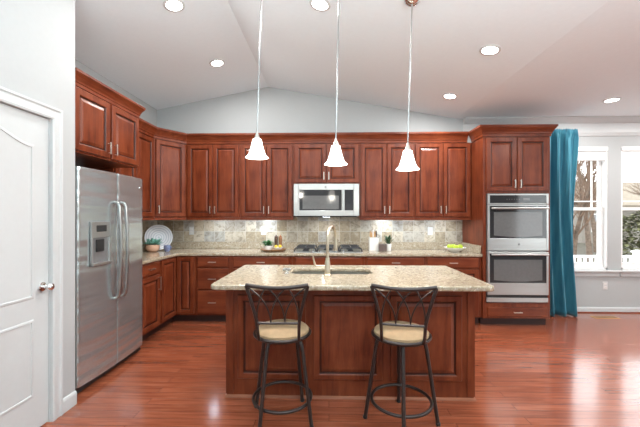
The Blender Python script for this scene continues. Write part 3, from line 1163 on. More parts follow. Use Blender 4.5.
MB().box(-hw + 0.03, hw - 0.03, 0.02, 0.38, -0.014, -0.0005).build('vent_grille', 'black', t)

# ------------------------------------------------------------------ cooktop
t = thing('cooktop', 'black iron gas cooktop set on the back counter below microwave', 'cooktop', (-0.012, 4.575, 0.9145))
MB().box(-0.455, 0.455, -0.245, 0.245, 0.0, 0.010, 0.004).build('tray', 'steel', t)
for cx_ in (-0.302, 0.0, 0.302):
    g = MB()
    w2 = 0.145
    zt = 0.062
    for yy in (-0.21, 0.21):
        g.tube([(cx_ - w2, yy, 0.011), (cx_ - w2 + 0.012, yy, zt - 0.01), (cx_ - w2 + 0.03, yy, zt), (cx_ + w2 - 0.03, yy, zt), (cx_ + w2 - 0.012, yy, zt - 0.01), (cx_ + w2, yy, 0.011)], 0.010, 8)
    for xx in (-w2 + 0.03, w2 - 0.03, 0):
        g.box(cx_ + xx - 0.007, cx_ + xx + 0.007, -0.21, 0.21, zt - 0.014, zt + 0.008)
    for yy in (-0.10, 0.0, 0.10):
        g.box(cx_ - w2 + 0.03, cx_ + w2 - 0.03, yy - 0.006, yy + 0.006, zt - 0.014, zt + 0.008)
    g.build('grate', 'iron', t)
for bx, by, r_ in ((-0.302, -0.10, 0.036), (-0.302, 0.12, 0.03), (0.0, 0.03, 0.05), (0.302, -0.10, 0.03), (0.302, 0.12, 0.036)):
    MB().lathe([(0, 0.0105), (r_ * 1.25, 0.0105), (r_ * 1.25, 0.02), (r_, 0.022), (r_, 0.034), (r_ * 0.8, 0.038), (0, 0.038)], (bx, by, 0)).build('burner', 'iron', t, True)
for q in range(5):
    MB().cyl((-0.20 + q * 0.1, -0.222, 0.022), 0.016, 0.023, r2=0.013).build('knob', 'chrome', t, True)

# ------------------------------------------------------------------ tall oven cabinet and double oven
TX0, TX1, TY = 1.951, 2.782, 4.245
tw = TX1 - TX0
t = thing('oven_cabinet', 'tall cherry cabinet housing the double wall oven', 'cabinet', (TX0, TY, 0))
b_ = MB()
td = YB - TY - 0.003
OX0, OX1, OZ0, OZ1 = 0.036, 0.799, 0.297, 1.684
b_.box(0, OX0, 0, td, 0.102, 2.40)
b_.box(OX1, tw, 0, td, 0.102, 2.40)
b_.box(OX0, OX1, 0, td, 0.102, OZ0)
b_.box(OX0, OX1, 0, td, OZ1, 2.40)
b_.box(OX0, OX1, td - 0.02, td, OZ0, OZ1)
b_.build('body', 'cherry', t)
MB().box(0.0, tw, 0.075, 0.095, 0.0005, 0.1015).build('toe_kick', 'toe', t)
for a, b, hx in ((0.035, tw / 2 - 0.005, -1), (tw / 2 + 0.005, tw - 0.035, 1)):
    dr = raised_door(a, b, 1.710, 2.385).build('door', 'cherry', t)
    pull(b - 0.03 if hx < 0 else a + 0.03, 1.80, dr)
dr = slab_front(0.055, tw - 0.04, 0.128, 0.245).build('drawer', 'cherry_x', t)
pull(tw / 2, 0.187, dr, False)
MB().sweep([(0, 0.326), (0, 0), (tw, 0), (tw, td)], CR, 1).build('crown', 'cherry_x', t)

ov = thing('wall_oven', 'stainless double wall oven stacked in the tall cherry cabinet', 'oven', (TX0 + 0.041, TY, OZ0 + 0.002))
ow = 0.753
MB().box(0.008, ow - 0.008, 0.0, 0.56, 0.005, OZ1 - OZ0 - 0.008).build('body', 'steel_grey', ov)
zz0 = OZ0 - 0.010
Zr = lambda v: v - zz0
MB().box(-0.004, ow + 0.004, -0.020, -0.001, Zr(0.300), Zr(0.355), 0.002).build('vent_strip', 'steel', ov)
MB().box(0.0, ow, -0.012, -0.001, Zr(0.355), Zr(0.395)).build('vent_gap', 'black', ov)


def oven_door(z0, z1, wz0, wz1, hz):
    m = MB()
    f = 0.028
    m.box(0, f, -0.036, -0.001, z0, z1, 0.003)
    m.box(ow - f, ow, -0.036, -0.001, z0, z1, 0.003)
    m.box(f, ow - f, -0.036, -0.001, z0, wz0, 0.003)
    m.box(f, ow - f, -0.036, -0.001, wz1, z1, 0.003)
    dr_ = m.build('oven_door', 'steel', ov)
    MB().box(f, ow - f, -0.034, -0.002, wz0, wz1).build('door_glass', 'black_glass', dr_)
    lp = []
    wx0, wx1, wa, wb = f + 0.05, ow - f - 0.05, wz0 + 0.035, wz1 - 0.075
    out = [(wx0 + (wx1 - wx0) * q / 12, wa - 0.018 * math.sin(PI * q / 12)) for q in range(13)] + [(wx1, wb), (wx0, wb)]
    MB().prism(out, -0.0355, -0.0342, 'y').build('window_mesh', 'oven_glass', dr_)
    hh = MB()
    hh.tube([(0.03, -0.080, hz), (ow - 0.03, -0.080, hz)], 0.012, 14)
    for xx in (0.06, ow - 0.06):
        hh.tube([(xx, -0.080, hz), (xx, -0.034, hz)], 0.008, 10)
    hh.build('handle', 'steel', dr_, True)
    return dr_


oven_door(Zr(0.395), Zr(0.936), Zr(0.545), Zr(0.912), Zr(0.905))
ud = oven_door(Zr(0.950), Zr(1.528), Zr(1.105), Zr(1.510), Zr(1.482))
MB().cyl((ow / 2 + 0.01, -0.037, Zr(1.03)), 0.013, 0.004, 'y').build('badge', 'steel_grey', ov)
cp = MB()
cp.box(0, 0.028, -0.036, -0.001, Zr(1.536), Zr(1.664), 0.002)
cp.box(ow - 0.028, ow, -0.036, -0.001, Zr(1.536), Zr(1.664), 0.002)
cp.box(0.028, ow - 0.028, -0.036, -0.001, Zr(1.644), Zr(1.664), 0.002)
cp.box(0.028, ow - 0.028, -0.036, -0.001, Zr(1.536), Zr(1.546), 0.002)
cp.build('control_frame', 'steel', ov)
cg = MB().box(0.028, ow - 0.028, -0.034, -0.002, Zr(1.546), Zr(1.644)).build('control_panel', 'black_glass', ov)
db = MB()
for q in range(6):
    db.cyl((0.24 + q * 0.03, -0.0348, Zr(1.595)), 0.006, 0.001, 'y', 12)
db.build('touch_pad', 'oven_glass', cg)
MB().box(0.44, 0.52, -0.0352, -0.0343, Zr(1.58), Zr(1.612)).build('display', 'oven_glass', cg)


# ------------------------------------------------------------------ bar stools
def bez(p0, p1, p2, n=10):
    return [tuple((1 - q / n) ** 2 * a + 2 * (1 - q / n) * (q / n) * b + (q / n) ** 2 * c for a, b, c in zip(p0, p1, p2)) for q in range(n + 1)]


def stool(label, loc, seat_rot, leg_rot):
    t = thing('bar_stool', label, 'stool', loc, 0, 'bar stools at the island')
    Rs = Matrix.Rotation(seat_rot, 4, 'Z')
    for q in range(4):
        a = leg_rot + q * PI / 2
        ca, sa = math.cos(a), math.sin(a)
        pth = [(0.06, 0.562), (0.125, 0.562), (0.148, 0.555), (0.160, 0.530), (0.168, 0.49), (0.240, 0.006)]
        lg = MB()
        lg.tube([(r_ * ca, r_ * sa, z_) for r_, z_ in pth], 0.0125, 12)
        lo = lg.build('leg', 'bronze', t, True)
        MB().cyl((0.2405 * ca, 0.2405 * sa, 0.010), 0.0155, 0.019, seg=16, bev=0.003).build('foot_cap', 'black', lo, True)
    fr_ = MB()
    fr_.tube([(0.197 * math.cos(2 * PI * q / 48), 0.197 * math.sin(2 * PI * q / 48), 0.150) for q in range(48)], 0.0105, 10, closed=True)
    fr_.build('foot_ring', 'bronze', t, True)
    sr = MB()
    sr.tube([(0.188 * math.cos(2 * PI * q / 48), 0.188 * math.sin(2 * PI * q / 48), 0.592) for q in range(48)], 0.0115, 12, closed=True)
    sr.lathe([(0, 0.576), (0.184, 0.576), (0.184, 0.588), (0, 0.588)], seg=40)
    sr.cyl((0, 0, 0.565), 0.085, 0.02, seg=28)
    sr.build('seat_ring', 'bronze', t, True)
    MB().lathe([(0, 0.589), (0.17, 0.589), (0.182, 0.599), (0.181, 0.616), (0.165, 0.631), (0.11, 0.640), (0, 0.643)], seg=44).build('seat_cushion', 'suede', t, True)
    # backrest, at local -y before the seat is turned
    zb, zt = 0.722, 0.965
    ylow, ytop = -0.192, -0.262

    def P(x, zq):
        f = (zq - 0.61) / (zt - 0.61)
        y = ylow + (ytop - ylow) * f - 0.02 * (1 - (x / 0.19) ** 2) * f
        return (x, y, zq)

    def half(zq):
        if zq < zb:
            return 0.128 + 0.004 * (zq - 0.6) / (zb - 0.6)
        f = (zq - zb) / (zt - zb)
        return 0.132 + 0.058 * f ** 1.25
    bf = MB()
    for s in (-1, 1):
        pts = [Vector((s * 0.128, -0.150, 0.594)), Vector((s * 0.128, -0.176, 0.606))] + [Vector(P(s * half(z_), z_)) for z_ in (0.66, 0.70, 0.74, 0.80, 0.86, 0.92, zt)]
        bf.tube(pts, 0.0105, 10)
    tp = [P(-0.19 + 0.38 * q / 14, zt + 0.004 - 0.016 * math.sin(PI * q / 14)) for q in range(15)]
    bf.tube(tp, 0.0125, 10)
    bt = [P(-0.13 + 0.26 * q / 8, zb) for q in range(9)]
    bf.tube(bt, 0.0085, 8)
    bf.move(Rs)
    bk = bf.build('back_frame', 'bronze', t, True)
    lat = MB()
    T = [-0.186, -0.064, 0.064, 0.186]
    B = [-0.132, -0.044, 0.044, 0.132]
    for i, j in ((0, 1), (1, 2), (2, 3), (3, 2), (2, 1), (1, 0)):
        a_, b2 = T[i], B[j]
        zs0 = zt - 0.006
        c0 = P(a_, zs0)
        c2 = P(b2, zb + 0.004)
        c1 = P(b2 - 0.004 * (1 if b2 > a_ else -1), zb + 0.155)
        lat.tube(bez(c0, c1, c2, 12), 0.0048, 7)
    lat.move(Rs)
    lat.build('back_lattice', 'bronze', t, True)
    return t


stool('dark metal swivel stool with tan seat at the island, nearer the refrigerator', (-0.320, 2.272, 0), R(0.5), R(60))
stool('dark metal swivel stool with tan seat at the island, nearer the tall oven cabinet', (0.487, 2.252, 0), R(-9), R(-98))


# ------------------------------------------------------------------ lamps
def pendant(label, top, bot):
    """top: canopy point on the ceiling, bot: centre of the shade's lower rim"""
    t = thing('pendant_lamp', label, 'pendant lamp', bot, 0, 'pendant lamps over the island')
    T = Vector(top) - Vector(bot)
    sl = 0.18 if top[0] > RX else -0.195
    cn = MB().lathe([(0, -0.055), (0.016, -0.054), (0.035, -0.048), (0.056, -0.030), (0.066, -0.010), (0.068, 0.0), (0, 0.0)], seg=36)
    cn.move(Matrix.Translation(T) @ Matrix.Rotation(math.atan(sl), 4, 'Y'))
    cn.build('canopy', 'chrome', t, True)
    MB().tube([(0, 0, 0.185), tuple(T + Vector((0, 0, -0.05)))], 0.0048, 10).build('rod', 'handle_steel', t, True)
    MB().lathe([(0, 0.20), (0.006, 0.20), (0.010, 0.185), (0.018, 0.165), (0.026, 0.140), (0.028, 0.134), (0, 0.134)], seg=24).build('socket_cap', 'nickel', t, True)
    prof = [(0.024, 0.145), (0.033, 0.140), (0.038, 0.115), (0.048, 0.075), (0.060, 0.036), (0.072, 0.014), (0.086, 0.003), (0.088, 0.0)]
    inner = [(r_ - 0.003, z_ - 0.0005) for r_, z_ in prof[::-1]]
    MB().lathe(prof + inner, seg=40, closed=True).build('shade', 'shade', t, True)
    MB().sph((0, 0, 0.075), 0.026, 1, 1, 1.25, 18).build('bulb', 'bulb', t, True)
    ld = bpy.data.lights.new('pendant_light', 'POINT')
    ld.energy = PENDANT_W
    ld.color = (1.0, 0.93, 0.82)
    ld.shadow_soft_size = 0.05
    lo = bpy.data.objects.new('pendant_light', ld)
    COL.objects.link(lo)
    lo.parent = t
    lo.location = (0, 0, -0.035)


PY = 2.52
pendant('white bell glass pendant lamp hanging nearest the refrigerator', (-0.513, PY, roofz(-0.513) - 0.001), (-0.551, PY, 1.838))
pendant('white bell glass pendant lamp in front of the microwave', (0.076, PY, roofz(0.076) - 0.001), (0.052, PY, 1.784))
pendant('white bell glass pendant lamp hanging nearest the tall oven cabinet', (0.628, PY, roofz(0.628) - 0.001), (0.595, PY, 1.744))


def recessed(label, x, y, power=None):
    zz = roofz(x)
    sl = -math.atan(0.195) if x < RX else (math.atan((RZ - CZ) / (CX - RX)) if x < CX else 0)
    t = thing('recessed_light', label, 'ceiling light', (x, y, zz), 0, 'recessed ceiling lights')
    t.rotation_euler = (0, sl, 0)
    MB().lathe([(0.066, -0.0005), (0.090, -0.0005), (0.090, -0.004), (0.084, -0.009), (0.070, -0.010), (0.066, -0.007)], seg=40, closed=True).build('trim_ring', 'white_plastic', t, True)
    MB().lathe([(0, -0.006), (0.066, -0.006), (0.066, -0.001), (0, -0.001)], seg=40).build('lens', 'downlight', t, True)
    ld = bpy.data.lights.new('recessed_lamp', 'AREA')
    ld.shape = 'DISK'
    ld.size = 0.13
    ld.energy = power or RECESSED_W
    ld.color = (0.98, 0.98, 0.96)
    lo = bpy.data.objects.new('recessed_lamp', ld)
    COL.objects.link(lo)
    lo.parent = t
    lo.location = (0, 0, -0.013)


recessed('recessed light on the left ceiling slope near the picture top, above the refrigerator', -1.349, 2.846)
recessed('recessed light on the left ceiling slope, above the corner wall cabinets', -1.341, 3.933)
recessed('recessed light between two pendant rods at the picture top', -0.075, 2.769)
recessed('recessed light on the right ceiling slope, larger of the pair near the oven cabinet', 1.454, 3.028)
recessed('recessed light on the right ceiling slope closest to the back wall cabinets', 1.50, 4.143)
recessed('recessed light on flat ceiling in front of the windows', 3.465, 4.15)


for dx_, dy_, wh_ in ((4.95, 3.95, 'closest to the windows'), (3.45, 1.9, 'closest to the island'), (4.95, 1.9, 'in the far corner')):  # fill lights added out of view to brighten the window wall
    recessed('added recessed fill light over the sitting area, outside the view, ' + wh_, dx_, dy_, 22.0)


def puck(label, x, y=4.70, power=1.7):
    t = thing('puck_light', label, 'light', (x, y, 1.3765), 0, 'under-cabinet lights')
    MB().lathe([(0, 0), (0.034, 0), (0.034, -0.012), (0.028, -0.016), (0, -0.016)], seg=28).build('housing', 'white_plastic', t, True)
    MB().lathe([(0, -0.0165), (0.026, -0.0165), (0.022, -0.020), (0, -0.021)], seg=28).build('lens', 'puck', t, True)
    ld = bpy.data.lights.new('puck_lamp', 'AREA')
    ld.shape = 'DISK'
    ld.size = 0.09
    ld.energy = power
    ld.color = (0.76, 0.88, 1.0)
    lo = bpy.data.objects.new('puck_lamp', ld)
    COL.objects.link(lo)
    lo.parent = t
    lo.location = (0, 0, -0.024)
    lo.rotation_euler = (R(12), 0, 0)


puck('small lit light under the cabinet above the herb tray', -0.90)
puck('small lit light under the cabinet above the little cactus', 0.79)
puck('added small fill light under the cabinet above the three-drawer base', -1.62, 4.615, 1.7)  # this and the next three are added to brighten backsplash and counter
puck('added small fill light under the cabinet above the apple bowl', 1.62, 4.615, 1.7)
puck('added small fill light under the cabinet between herb tray and drawer base', -1.20, 4.615, 1.3)
puck('added small fill light under the cabinet between cactus and apple bowl', 1.22, 4.615, 1.3)


# ------------------------------------------------------------------ outlets
def outlet(label, loc, gangs=2):
    t = thing('outlet', label, 'outlet', loc, 0, 'wall outlets')
    MB().box(-0.036, 0.036, -0.006, 0, -0.058, 0.058, 0.003).build('cover_plate', 'white_plastic', t)
    for s in (-1, 1):
        r_ = MB().box(-0.017, 0.017, -0.009, -0.0062, s * 0.024 - 0.015, s * 0.024 + 0.015, 0.002).build('receptacle', 'white_ceramic', t)
        m = MB()
        for xx in (-0.006, 0.006):
            m.box(xx - 0.0012, xx + 0.0012, -0.0096, -0.0088, s * 0.024 - 0.004, s * 0.024 + 0.006)
        m.build('slot', 'black', r_)


outlet('white outlet plate on the tile beside the standing plate', (-2.05, YB - 0.0105, 1.178))
outlet('white outlet plate on the tile behind the potted herb', (-0.972, YB - 0.0105, 1.178))
outlet('white outlet plate on the tile between cactus and apple bowl', (1.48, YB - 0.0105, 1.178))
outlet('white outlet plate low on the wall below the windows', (3.99, YB - 0.0005, 0.392))

# ------------------------------------------------------------------ curtain
def curtain():
    nx, nz = 90, 40
    m = MB()
    z0, z1 = 0.012, 2.625
    grid = []
    for j in range(nz + 1):
        v = j / nz
        zz = z0 + (z1 - z0) * v
        top = max(0.0, (v - 0.95) / 0.05)
        row = []
        xl = 3.02
        mid_ = 0.022 * math.sin(PI * min(1, v * 1.15))
        xr = 3.485 - 1.2 * mid_ + 0.012 * v
        for i in range(nx + 1):
            u = i / nx
            x = xl + (xr - xl) * u
            amp = 0.070 * (1 - 0.45 * v) * (1 - 0.75 * top)
            ph = 2 * PI * (3.6 * u + 0.25 * math.sin(3 * u + 2.0 * (1 - v)))
            y = 4.765 + amp * math.sin(ph) + 0.012 * math.sin(2 * ph + 1.3 + 2 * v) * (1 - top) + 0.004 * math.sin(2 * PI * 26 * u) * (0.3 + v)
            y -= 0.045 * (1 - v) ** 2
            if v > 0.965:
                y += 0.010 * math.sin(2 * PI * 30 * u) * 0.6
                zz2 = zz + 0.006 * math.sin(2 * PI * 15 * u)
            else:
                zz2 = zz
            row.append(m.b.verts.new((x, y, zz2)))
        grid.append(row)
    for a, b in zip(grid, grid[1:]):
        for i in range(nx):
            m.b.faces.new((a[i], a[i + 1], b[i + 1], b[i]))
    o = m.build('curtain', 'teal', None, True)
    md = o.modifiers.new('thickness', 'SOLIDIFY')
    md.thickness = 0.003
    return tag(o, 'floor-length teal curtain hanging between oven cabinet and windows', 'curtain')


curtain()
# floor vent under the window
t = thing('floor_vent', 'low brown wooden floor vent beside the curtain hem', 'floor vent', (3.80, 4.66, 0.0005))
vb = MB()
vb.box(-0.16, 0.16, -0.055, 0.055, 0, 0.004, 0.001)
vb.build('frame', 'pale_wood', t)
vs_ = MB()
for q in range(9):
    vs_.box(-0.13 + q * 0.0325 - 0.009, -0.13 + q * 0.0325 + 0.009, -0.035, 0.035, 0.0042, 0.006)
vs_.build('slat', 'dark_wood', t)


# ------------------------------------------------------------------ things on the counters
CZT = 0.915
# plate leaning in the corner
pl_ = MB().lathe([(0, 0.004), (0.07, 0.004), (0.10, 0.008), (0.150, 0.020), (0.178, 0.026), (0.180, 0.022), (0.150, 0.012), (0.10, 0.0), (0, 0.0)], seg=56)
pl_.move(Matrix.Rotation(R(90), 4, 'X'))
po = pl_.build('decorative_plate', 'plate', None, True)
po.rotation_euler = (R(-13), 0, R(32))
po.location = (-2.40, 4.60, CZT + 0.1815)
tag(po, 'round pale plate with grey rings standing upright in the corner', 'plate')


def leaf_mesh(mb, base_, direction, length, width, droop=0.3, up=Vector((0, 0, 1))):
    d_ = Vector(direction).normalized()
    side_ = d_.cross(up)
    if side_.length < 1e-3:
        side_ = Vector((1, 0, 0))
    side_.normalize()
    prev = None
    n = 4
    for q in range(n + 1):
        f = q / n
        c_ = Vector(base_) + d_ * length * f + Vector((0, 0, -droop * length * f * f))
        w_ = width * math.sin(PI * min(0.97, 0.12 + 0.85 * f)) * 0.5
        a = mb.b.verts.new(c_ - side_ * w_ + Vector((0, 0, 0.12 * w_)))
        m_ = mb.b.verts.new(c_)
        b = mb.b.verts.new(c_ + side_ * w_ + Vector((0, 0, 0.12 * w_)))
        if prev:
            mb.b.faces.new((prev[0], prev[1], m_, a))
            mb.b.faces.new((prev[1], prev[2], b, m_))
        prev = (a, m_, b)


def solid(o, th):
    md = o.modifiers.new('thickness', 'SOLIDIFY')
    md.thickness = th
    return o


# succulent in a peach bowl
t = thing('potted_succulent', 'blue-green succulent in a round peach pot in front of the plate', 'plant', (-2.375, 4.40, CZT))
MB().lathe([(0, 0), (0.045, 0), (0.072, 0.02), (0.085, 0.055), (0.080, 0.095), (0.072, 0.098), (0.074, 0.085), (0, 0.085)], seg=32).build('pot', 'peach', t, True)
lf = MB()
for q in range(46):
    a = random.uniform(0, 2 * PI)
    el = random.uniform(0.15, 1.35)
    r0 = random.uniform(0, 0.06)
    leaf_mesh(lf, (r0 * math.cos(a), r0 * math.sin(a), 0.09 + random.uniform(0, 0.02)), (math.cos(a) * math.cos(el), math.sin(a) * math.cos(el), math.sin(el)), random.uniform(0.06, 0.115), 0.05, 0.15)
solid(lf.build('leaves', 'succulent', t, True), 0.004)
# small blue patterned cup
t = thing('small_cup', 'small blue patterned cup standing beside the peach pot', 'cup', (-2.205, 4.45, CZT))
MB().lathe([(0, 0), (0.026, 0), (0.040, 0.02), (0.045, 0.05), (0.041, 0.085), (0.036, 0.085), (0.039, 0.05), (0, 0.012)], seg=28).build('body', 'blue', t, True)
MB().tube([(0.040 + 0.022 * math.sin(PI * q / 8), 0, 0.025 + 0.05 * q / 8) for q in range(9)], 0.005, 8).build('handle', 'blue', t, True)

# tray with herb pot, mills and bowl of lemons
TXc, TYc = -0.772, 4.56
tr_ = MB().lathe([(0, 0), (0.14, 0), (0.168, 0.012), (0.182, 0.030), (0.177, 0.032), (0.162, 0.018), (0.14, 0.010), (0, 0.010)], seg=48)
to = tr_.build('serving_tray', 'tray_wood', None, True, (TXc, TYc, CZT))
tag(to, 'shallow round wooden tray holding a herb and lemons', 'tray')
ZT = CZT + 0.0105
t = thing('potted_herb', 'bright green leafy herb in white pot on the round tray', 'plant', (TXc - 0.066, TYc - 0.025, ZT))
MB().lathe([(0, 0), (0.05, 0), (0.062, 0.03), (0.066, 0.065), (0.060, 0.066), (0.055, 0.055), (0, 0.055)], seg=28).build('pot', 'white_ceramic', t, True)
lf = MB()
for q in range(80):
    a = random.uniform(0, 2 * PI)
    el = random.uniform(0.1, 1.45)
    zz_ = random.uniform(0.06, 0.11)
    r0 = random.uniform(0, 0.05)
    leaf_mesh(lf, (r0 * math.cos(a), r0 * math.sin(a), zz_), (math.cos(a) * math.cos(el), math.sin(a) * math.cos(el), math.sin(el)), random.uniform(0.04, 0.08), 0.034, 0.35)
solid(lf.build('leaves', 'leaf', t, True), 0.0015)
t = thing('small_bowl', 'small white bowl of lemon on the round tray', 'bowl', (TXc + 0.074, TYc - 0.052, ZT))
MB().lathe([(0, 0), (0.03, 0), (0.050, 0.018), (0.064, 0.045), (0.060, 0.046), (0.046, 0.022), (0, 0.008)], seg=32).build('body', 'white_ceramic', t, True)
for i, (lx, ly, lz) in enumerate(((-0.026, 0.0, 0.05), (0.028, 0.004, 0.052))):
    lm = MB().sph((0, 0, 0), 0.022, 1.1, 1, 1, 18)
    lm.sph((0.0235, 0, 0), 0.005, seg=8)
    lo = lm.build('lemon', 'lemon', None, True, (TXc + 0.074 + lx, TYc - 0.052 + ly, ZT + lz + 0.005))
    lo.rotation_euler = (0, 0, 1.5 + 0.3 * i)
    tag(lo, ['yellow lemon in the small bowl, nearer the herb', 'yellow lemon in the small bowl, nearer the cooktop'][i], 'lemon', 'lemons in the small bowl')
for i, (mx_, my_, mt) in enumerate(((TXc + 0.028, TYc + 0.085, 'dark_wood'), (TXc + 0.090, TYc + 0.062, 'copper'))):
    t = thing('pepper_mill', ['tall dark brown mill at the back of the tray', 'tall shiny copper mill at the back of the tray'][i], 'pepper mill', (mx_, my_, ZT), 0, 'mills on the tray')
    MB().lathe([(0, 0), (0.027, 0), (0.027, 0.02), (0.023, 0.05), (0.022, 0.09), (0.026, 0.13), (0.026, 0.135), (0, 0.135)], seg=24).build('body', mt, t, True)
    MB().lathe([(0, 0.136), (0.025, 0.136), (0.027, 0.155), (0.024, 0.182), (0.013, 0.192), (0.007, 0.194), (0.008, 0.206), (0, 0.211)], seg=24).build('cap', mt, t, True)

# knife block, dark candle box, cactus
t = thing('knife_block', 'white knife block with pale wooden handles', 'knife block', (0.625, 4.66, CZT))
kb = MB().prism([(-0.062, 0.0), (0.062, 0.0), (0.062, 0.175), (-0.062, 0.185)], -0.062, 0.062, 'y')
kb.build('body', 'white_ceramic', t)
for i, (kx, ky, kh) in enumerate(((-0.038, 0.03, 0.085), (0.0, 0.03, 0.10), (0.038, 0.03, 0.09), (-0.03, -0.025, 0.07), (0.012, -0.025, 0.08))):
    kk_ = MB()
    kk_.box(kx - 0.011, kx + 0.011, ky - 0.009, ky + 0.009, 0.186, 0.186 + kh, 0.004)
    ko = kk_.build('knife_handle', 'pale_wood' if i in (0, 3, 4) else ('dark_wood' if i == 2 else 'white_ceramic'), t)
t = thing('candle_box', 'small dark taupe square holder in front of the knife block', 'candle holder', (0.735, 4.56, CZT))
MB().loops([[(-w_, -w_, z_), (w_, -w_, z_), (w_, w_, z_), (-w_, w_, z_)] for w_, z_ in ((0.046, 0), (0.049, 0.004), (0.050, 0.098), (0.047, 0.101), (0.041, 0.101), (0.041, 0.075))]).build('body', 'stone_grey', t)
MB().lathe([(0, 0.0755), (0.034, 0.0755), (0.034, 0.088), (0, 0.090)], seg=24).build('wax', 'white_ceramic', t, True)
t = thing('potted_cactus', 'small dark spiky cactus in white pot beside the knife block', 'plant', (0.828, 4.64, CZT))
MB().lathe([(0, 0), (0.036, 0), (0.043, 0.08), (0.044, 0.095), (0.038, 0.095), (0.036, 0.085), (0, 0.085)], seg=26).build('pot', 'white_ceramic', t, True)
cc_ = MB()
for q in range(26):
    a = q * 2.4
    el = 1.35 - 0.9 * (q % 7) / 7
    leaf_mesh(cc_, (0.012 * math.cos(a), 0.012 * math.sin(a), 0.086 + 0.003 * q), (math.cos(a) * math.cos(el), math.sin(a) * math.cos(el), math.sin(el)), 0.075, 0.020, 0.0)
solid(cc_.build('leaves', 'cactus', t, True), 0.004)

# fruit bowl
t = thing('fruit_bowl', 'wide white bowl filled with green apples', 'bowl', (1.70, 4.52, CZT))
MB().lathe([(0, 0), (0.055, 0), (0.060, 0.008), (0.10, 0.024), (0.138, 0.052), (0.143, 0.060), (0.137, 0.060), (0.095, 0.034), (0.05, 0.018), (0, 0.016)], seg=44).build('body', 'white_ceramic', t, True)
apl = (('green apple in the bowl, nearest the cactus', -0.072, -0.012, 0.066), ('green apple at the front of the bowl', -0.002, -0.052, 0.060), ('green apple in the bowl, nearest the oven cabinet', 0.070, -0.006, 0.064), ('green apple at the back of the bowl', 0.002, 0.052, 0.062))
for q, (lab, ax, ay, az) in enumerate(apl):
    ap = thing('apple', lab, 'apple', (1.70 + ax, 4.52 + ay, CZT + az), q * 1.1, 'apples in the bowl')
    prf = [(0, -0.028), (0.012, -0.033), (0.026, -0.026), (0.036, -0.006), (0.0375, 0.008), (0.032, 0.024), (0.018, 0.032), (0.008, 0.029), (0, 0.024)]
    MB().lathe(prf, seg=24).build('flesh', 'apple', ap, True)
    MB().tube([(0, 0, 0.024), (0.002, 0, 0.036), (0.006, 0, 0.045)], 0.0016, 6).build('stem', 'dark_wood', ap)

# ------------------------------------------------------------------ outside the windows
GZ = -0.75
struct(MB().box(-8, 40, YB + 0.6, 60, GZ - 0.2, GZ).build('ground', 'lawn'))
struct(MB().box(2.0, 10.0, YB + TH + 0.02, 7.25, -0.32, -0.22).build('floor_deck', 'deck'))
t = thing('deck_railing', 'white deck railing with square balusters outside the windows', 'railing', (4.2, 7.1, -0.22))
for xx in (0.2, 2.25, 4.3):
    p_ = MB().box(xx - 0.055, xx + 0.055, -0.055, 0.055, 0, 0.86, 0.004).build('post', 'vinyl', t)
    cpm = MB()
    cpm.loops([[(xx - w_, -w_, z_), (xx + w_, -w_, z_), (xx + w_, w_, z_), (xx - w_, w_, z_)] for w_, z_ in ((0.075, 0.86), (0.075, 0.885), (0.02, 0.915))])
    cpm.build('post_cap', 'vinyl', p_)
MB().box(0.2, 4.3, -0.03, 0.03, 0.75, 0.80, 0.004).build('top_rail', 'vinyl', t)
MB().box(0.2, 4.3, -0.025, 0.025, 0.08, 0.13, 0.004).build('bottom_rail', 'vinyl', t)
bx_ = MB().box(-0.025, 0.025, -0.02, 0.02, 0.13, 0.75)
b0 = bx_.build('baluster', 'vinyl', t)
b0.location = (0.36, 0, 0)
for q in range(1, 33):
    xx = 0.36 + q * 0.117
    if min(abs(xx - p_x) for p_x in (0.2, 2.25, 4.3)) < 0.08:
        continue
    bb = b0.copy()
    COL.objects.link(bb)
    bb.parent = t
    bb.location = (xx, 0, 0)


def bare_tree(label, x, y, height, seed, spread=0.5, kind=('bare_tree', 'tree', 'bare trees behind the deck'), low=0.22):
    rnd = random.Random(seed)
    t = thing(kind[0], label, kind[1], (x, y, GZ), 0, kind[2])
    trunk = MB()
    br = MB()
    count = [0]

    def grow(mb, p, d, L_, r_, lev):
        pts = [p]
        rs = [r_]
        q = p.copy()
        dd_ = d.copy()
        n = 5
        for k_ in range(n):
            dd_ = (dd_ + Vector((rnd.uniform(-1, 1), rnd.uniform(-1, 1), rnd.uniform(-0.3, 0.7))) * 0.13).normalized()
            q = q + dd_ * L_ / n
            pts.append(q.copy())
            rs.append(r_ * (1 - 0.62 * (k_ + 1) / n))
        mb.tube(pts, rs, 6 if lev < 2 else 4, caps=False)
        count[0] += 1
        if lev >= 4:
            return
        for k_ in range((10, 8, 6, 4)[lev]):
            f = rnd.uniform(low, 1.0)
            i_ = min(n - 1, int(f * n))
            pp = pts[i_].lerp(pts[i_ + 1], f * n - i_ if f < 1 else 1.0)
            a = rnd.uniform(0, 2 * PI)
            nd = (dd_ * rnd.uniform(0.5, 1.0) + Vector((math.cos(a), math.sin(a), rnd.uniform(0.0, 0.6))) * spread).normalized()
            grow(br, pp, nd, L_ * rnd.uniform(0.42, 0.66), rs[i_] * 0.5, lev + 1)
    grow(trunk, Vector((0, 0, -0.05)), Vector((rnd.uniform(-0.12, 0.12), 0, 1)).normalized(), height * 0.62, height * 0.018, 0)
    trunk.build('trunk', 'bark', t, True)
    br.build('branches', 'twig', t, True)


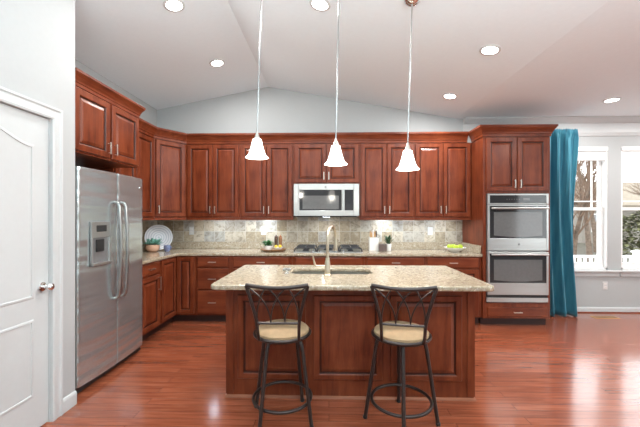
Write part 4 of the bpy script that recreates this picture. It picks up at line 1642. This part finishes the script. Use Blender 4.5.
bare_tree('slender bare brown tree nearest the deck railing, seen through the window by the curtain', 9.0, 12.4, 5.9, 3, 0.5)
bare_tree('bare tree with thick brown trunk, second back from the railing in the same window', 12.2, 15.8, 7.6, 11, 0.55)
bare_tree('bare tree with fine reddish twigs deep behind the nearer trunks', 16.2, 20.5, 9.0, 21, 0.6)
bare_tree('bare tree spreading over the tan roof in the second window', 21.4, 20.6, 9.5, 5, 0.8)


def shrub(label, x, y, rx, rz, seed):
    rnd = random.Random(seed)
    t = thing('evergreen_shrub', label, 'shrub', (x, y, GZ), 0, 'shrubs behind the railing')
    m = MB()
    for k_ in range(2400):
        a = rnd.uniform(0, 2 * PI)
        u = rnd.uniform(-0.85, 1)
        rr_ = math.sqrt(1 - u * u) * rnd.uniform(0.75, 1.0)
        c_ = Vector((rx * rr_ * math.cos(a), rx * rr_ * math.sin(a), rz * (1 + u * 0.98)))
        leaf_mesh(m, c_, (math.cos(a) + rnd.uniform(-.6, .6), math.sin(a) + rnd.uniform(-.6, .6), rnd.uniform(-0.3, 1)), rnd.uniform(0.10, 0.22), 0.10, 0.2)
    m.build('foliage', 'evergreen', t)
    MB().tube([(0, 0, -0.02), (0, 0, rz * 1.2)], 0.06, 8).build('stem', 'bark', t)


shrub('olive green shrub behind the railing in the second window', 8.35, 8.75, 0.95, 1.15, 4)

# neighbouring house
t = thing('neighbour_house', 'pale neighbouring house with tan shingle roof beyond the trees', 'house', (26.0, 28.0, GZ), R(6))
MB().box(-5.5, 5.5, 0, 7, 0, 3.1).build('wall', 'siding', t)
MB().prism([(-0.6, 2.95), (3.5, 5.2), (7.6, 2.95), (7.6, 3.1), (3.5, 5.4), (-0.6, 3.1)], -5.9, 5.9, 'x').build('roof', 'roof', t)
for xx in (-4.2, 4.2):
    wf = MB()
    wf.box(xx - 0.5, xx + 0.5, -0.05, -0.001, 0.9, 2.4)
    wo = wf.build('window', 'vinyl', t)
    MB().box(xx - 0.42, xx + 0.42, -0.06, -0.0505, 0.98, 2.32).build('pane', 'steel_grey', wo)
